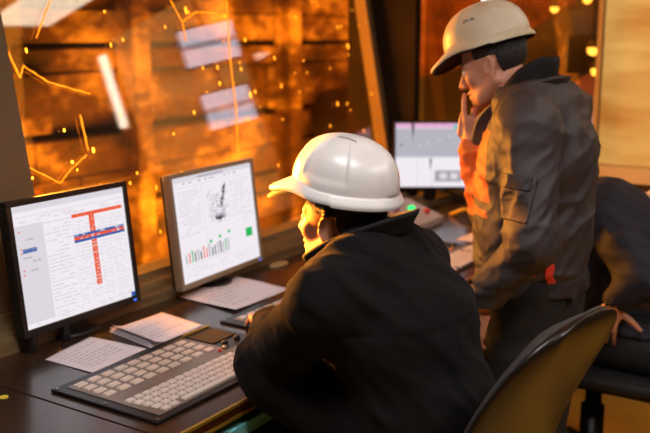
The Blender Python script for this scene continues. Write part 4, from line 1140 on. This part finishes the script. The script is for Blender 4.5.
def back_pt(c, t, d):
    """c in -1..1 across, t in 0..1 up the backrest, d thickness offset forward"""
    y0 = abs(2*t-1); top = t > 0.5
    e = max(0.0, (t-0.60)/0.40) if top else max(0.0, (0.30-t)/0.30)
    wd = WB/2*(1-e**2.7)**(1/2.7)*(0.90+0.10*math.sin(PI*min(1, t*0.75+0.2)))
    s = wd*c; h = t*HB
    bow = 0.30*s*s + 0.035*math.cos((t-0.30)*PI*1.1)
    edge = 1-abs(c)**8*0.0
    x = -0.232 - math.tan(REC)*(h) + bow + d; z = 0.515+h*0.985
    return (x, s, z)
def sheet_pt(side, d0):
    def fn(u, v):
        c = -1+2*u; t = 0.002+0.996*v
        rim = max(abs(c)**6, abs(2*t-1)**10)
        return back_pt(c, t, d0*(1-0.75*rim))
    return fn
def shell_between(name, f0, f1, m, nu=40, nv=48):
    b = MB(); A = [f0(i/(nu-1), j/(nv-1)) for j in range(nv) for i in range(nu)]; Bp = [f1(i/(nu-1), j/(nv-1)) for j in range(nv) for i in range(nu)]
    n = nu*nv; fs = []
    for j in range(nv-1):
        for i in range(nu-1):
            a = j*nu+i; fs.append((a, a+1, a+nu+1, a+nu)); fs.append((n+a, n+a+nu, n+a+nu+1, n+a+1))
    ring = [i for i in range(nu)]+[j*nu+nu-1 for j in range(1, nv)]+[(nv-1)*nu+i for i in range(nu-2, -1, -1)]+[j*nu for j in range(nv-2, 0, -1)]
    for k in range(len(ring)):
        p, q = ring[k], ring[(k+1) % len(ring)]; fs.append((p, n+p, n+q, q))
    b.add(A+Bp, fs); return b.build(name, m, chair, True)
shell_between('backrest_pad', sheet_pt(1, 0.040), lambda u, v: back_pt(-1+2*u, 0.002+0.996*v, 0.002), M_weave)
shell_between('backrest_shell', lambda u, v: back_pt((-1+2*u)*1.012, 0.002+0.996*v, 0.001), sheet_pt(-1, -0.030), M_shell)

stool = thing('work_stool', 'dark stool on castors under the navy clothed person at the right', 'stool', (-0.865, 3.125, 0))
castors(stool, 0.27, a0=0.9, rc=1.6)
v, F = cushion(0.44, 0.46, 0.05, 0.024); mesh_np('seat', v+np.array((0.05, 0, 0.462)), F, M_blackmatte, stool)
MB().box((-0.15, -0.18, 0.42), (0.25, 0.18, 0.437)).build('seat_plate', M_shell, stool, bevel=0.006)
# ------------------------------------------------------------------ room lamps
E_big = emit('bright_diffuser', (252, 247, 250), 33.0)
E_tube = emit('lamp_diffuser', (255, 240, 215), 3.0)
def ceiling_lamp(x, y, lx, ly, label, e=E_tube):
    t = thing('ceiling_lamp', label, 'lamp', (x, y, 2.62), 0, 'ceiling lamps')
    MB().box((-lx/2-0.03, -ly/2-0.03, 0.0), (lx/2+0.03, ly/2+0.03, 0.08)).build('housing', M_cream, t, bevel=0.004)
    MB().box((-lx/2, -ly/2, -0.015), (lx/2, ly/2, 0.0)).build('diffuser', e, t)
    return t
ceiling_lamp(-0.2, 3.95, 0.5, 0.5, 'square ceiling lamp near the lit pane, mirrored at the top of the long window')
ceiling_lamp(-0.75, 0.9, 1.2, 0.25, 'long ceiling lamp above the seated person, out of the frame', E_big)
ceiling_lamp(0.9, 1.9, 0.25, 1.2, 'long ceiling lamp on the right, out of the frame', E_big)

t = thing('reflection_bar', 'upright white tube lamp on the back wall, mirrored in the long window', 'lamp', (-0.185, 4.36, 1.80))
MB().tube([(0, 0, 0.0), (0, 0, 0.50)], 0.028, 14).build('tube', emit('tube_white', (255, 244, 228), 4.5), t, True)  # glowing bar added so a pale frame edge shows in the glass
MB().box((-0.03, 0.012, -0.02), (0.03, 0.04, 0.52)).build('holder', M_cream, t, bevel=0.003)

ceiling_lamp(0.1, 3.3, 0.5, 0.25, 'short ceiling lamp right of the standing person, out of the frame', emit('floor_fill_diffuser', (252, 240, 226), 16.0))  # added lamp that lifts the floor and backs at the right
for z, hgt, wdt, lab in ((1.765, 0.20, 0.30, 'upper small screen added unseen behind the standing person, to be mirrored in the long window'),
                         (1.42, 0.19, 0.26, 'lower small screen added unseen behind the standing person, to be mirrored in the long window')):
    t = thing('reflection_screen', lab, 'screen', (-1.57, 3.75, z), math.radians(38), 'screens added for reflections')  # added out of sight so pale reflections show in the window
    MB().box((-0.012, -wdt/2-0.012, -0.012), (0.012, wdt/2+0.012, hgt+0.012)).build('case', M_black, t, bevel=0.003)
    b = MB(); b.quad((-0.0125, -wdt/2, 0), (-0.0125, wdt/2, 0), (-0.0125, wdt/2, hgt), (-0.0125, -wdt/2, hgt), 0)
    b.quad((-0.013, -wdt/2, hgt*0.45), (-0.013, wdt/2, hgt*0.45), (-0.013, wdt/2, hgt*0.6), (-0.013, -wdt/2, hgt*0.6), 1)
    b.build('screen', [emit('bright_screen', (215, 214, 235), 2.6), emit('bright_screen_band', (178, 170, 182), 2.0)], t)
    MB().tube([(0.03, 0, hgt*0.5), (0.03, 0, (2.69-z if z > 1.6 else 0.33))], 0.010, 8).build('hanger', M_black, t)
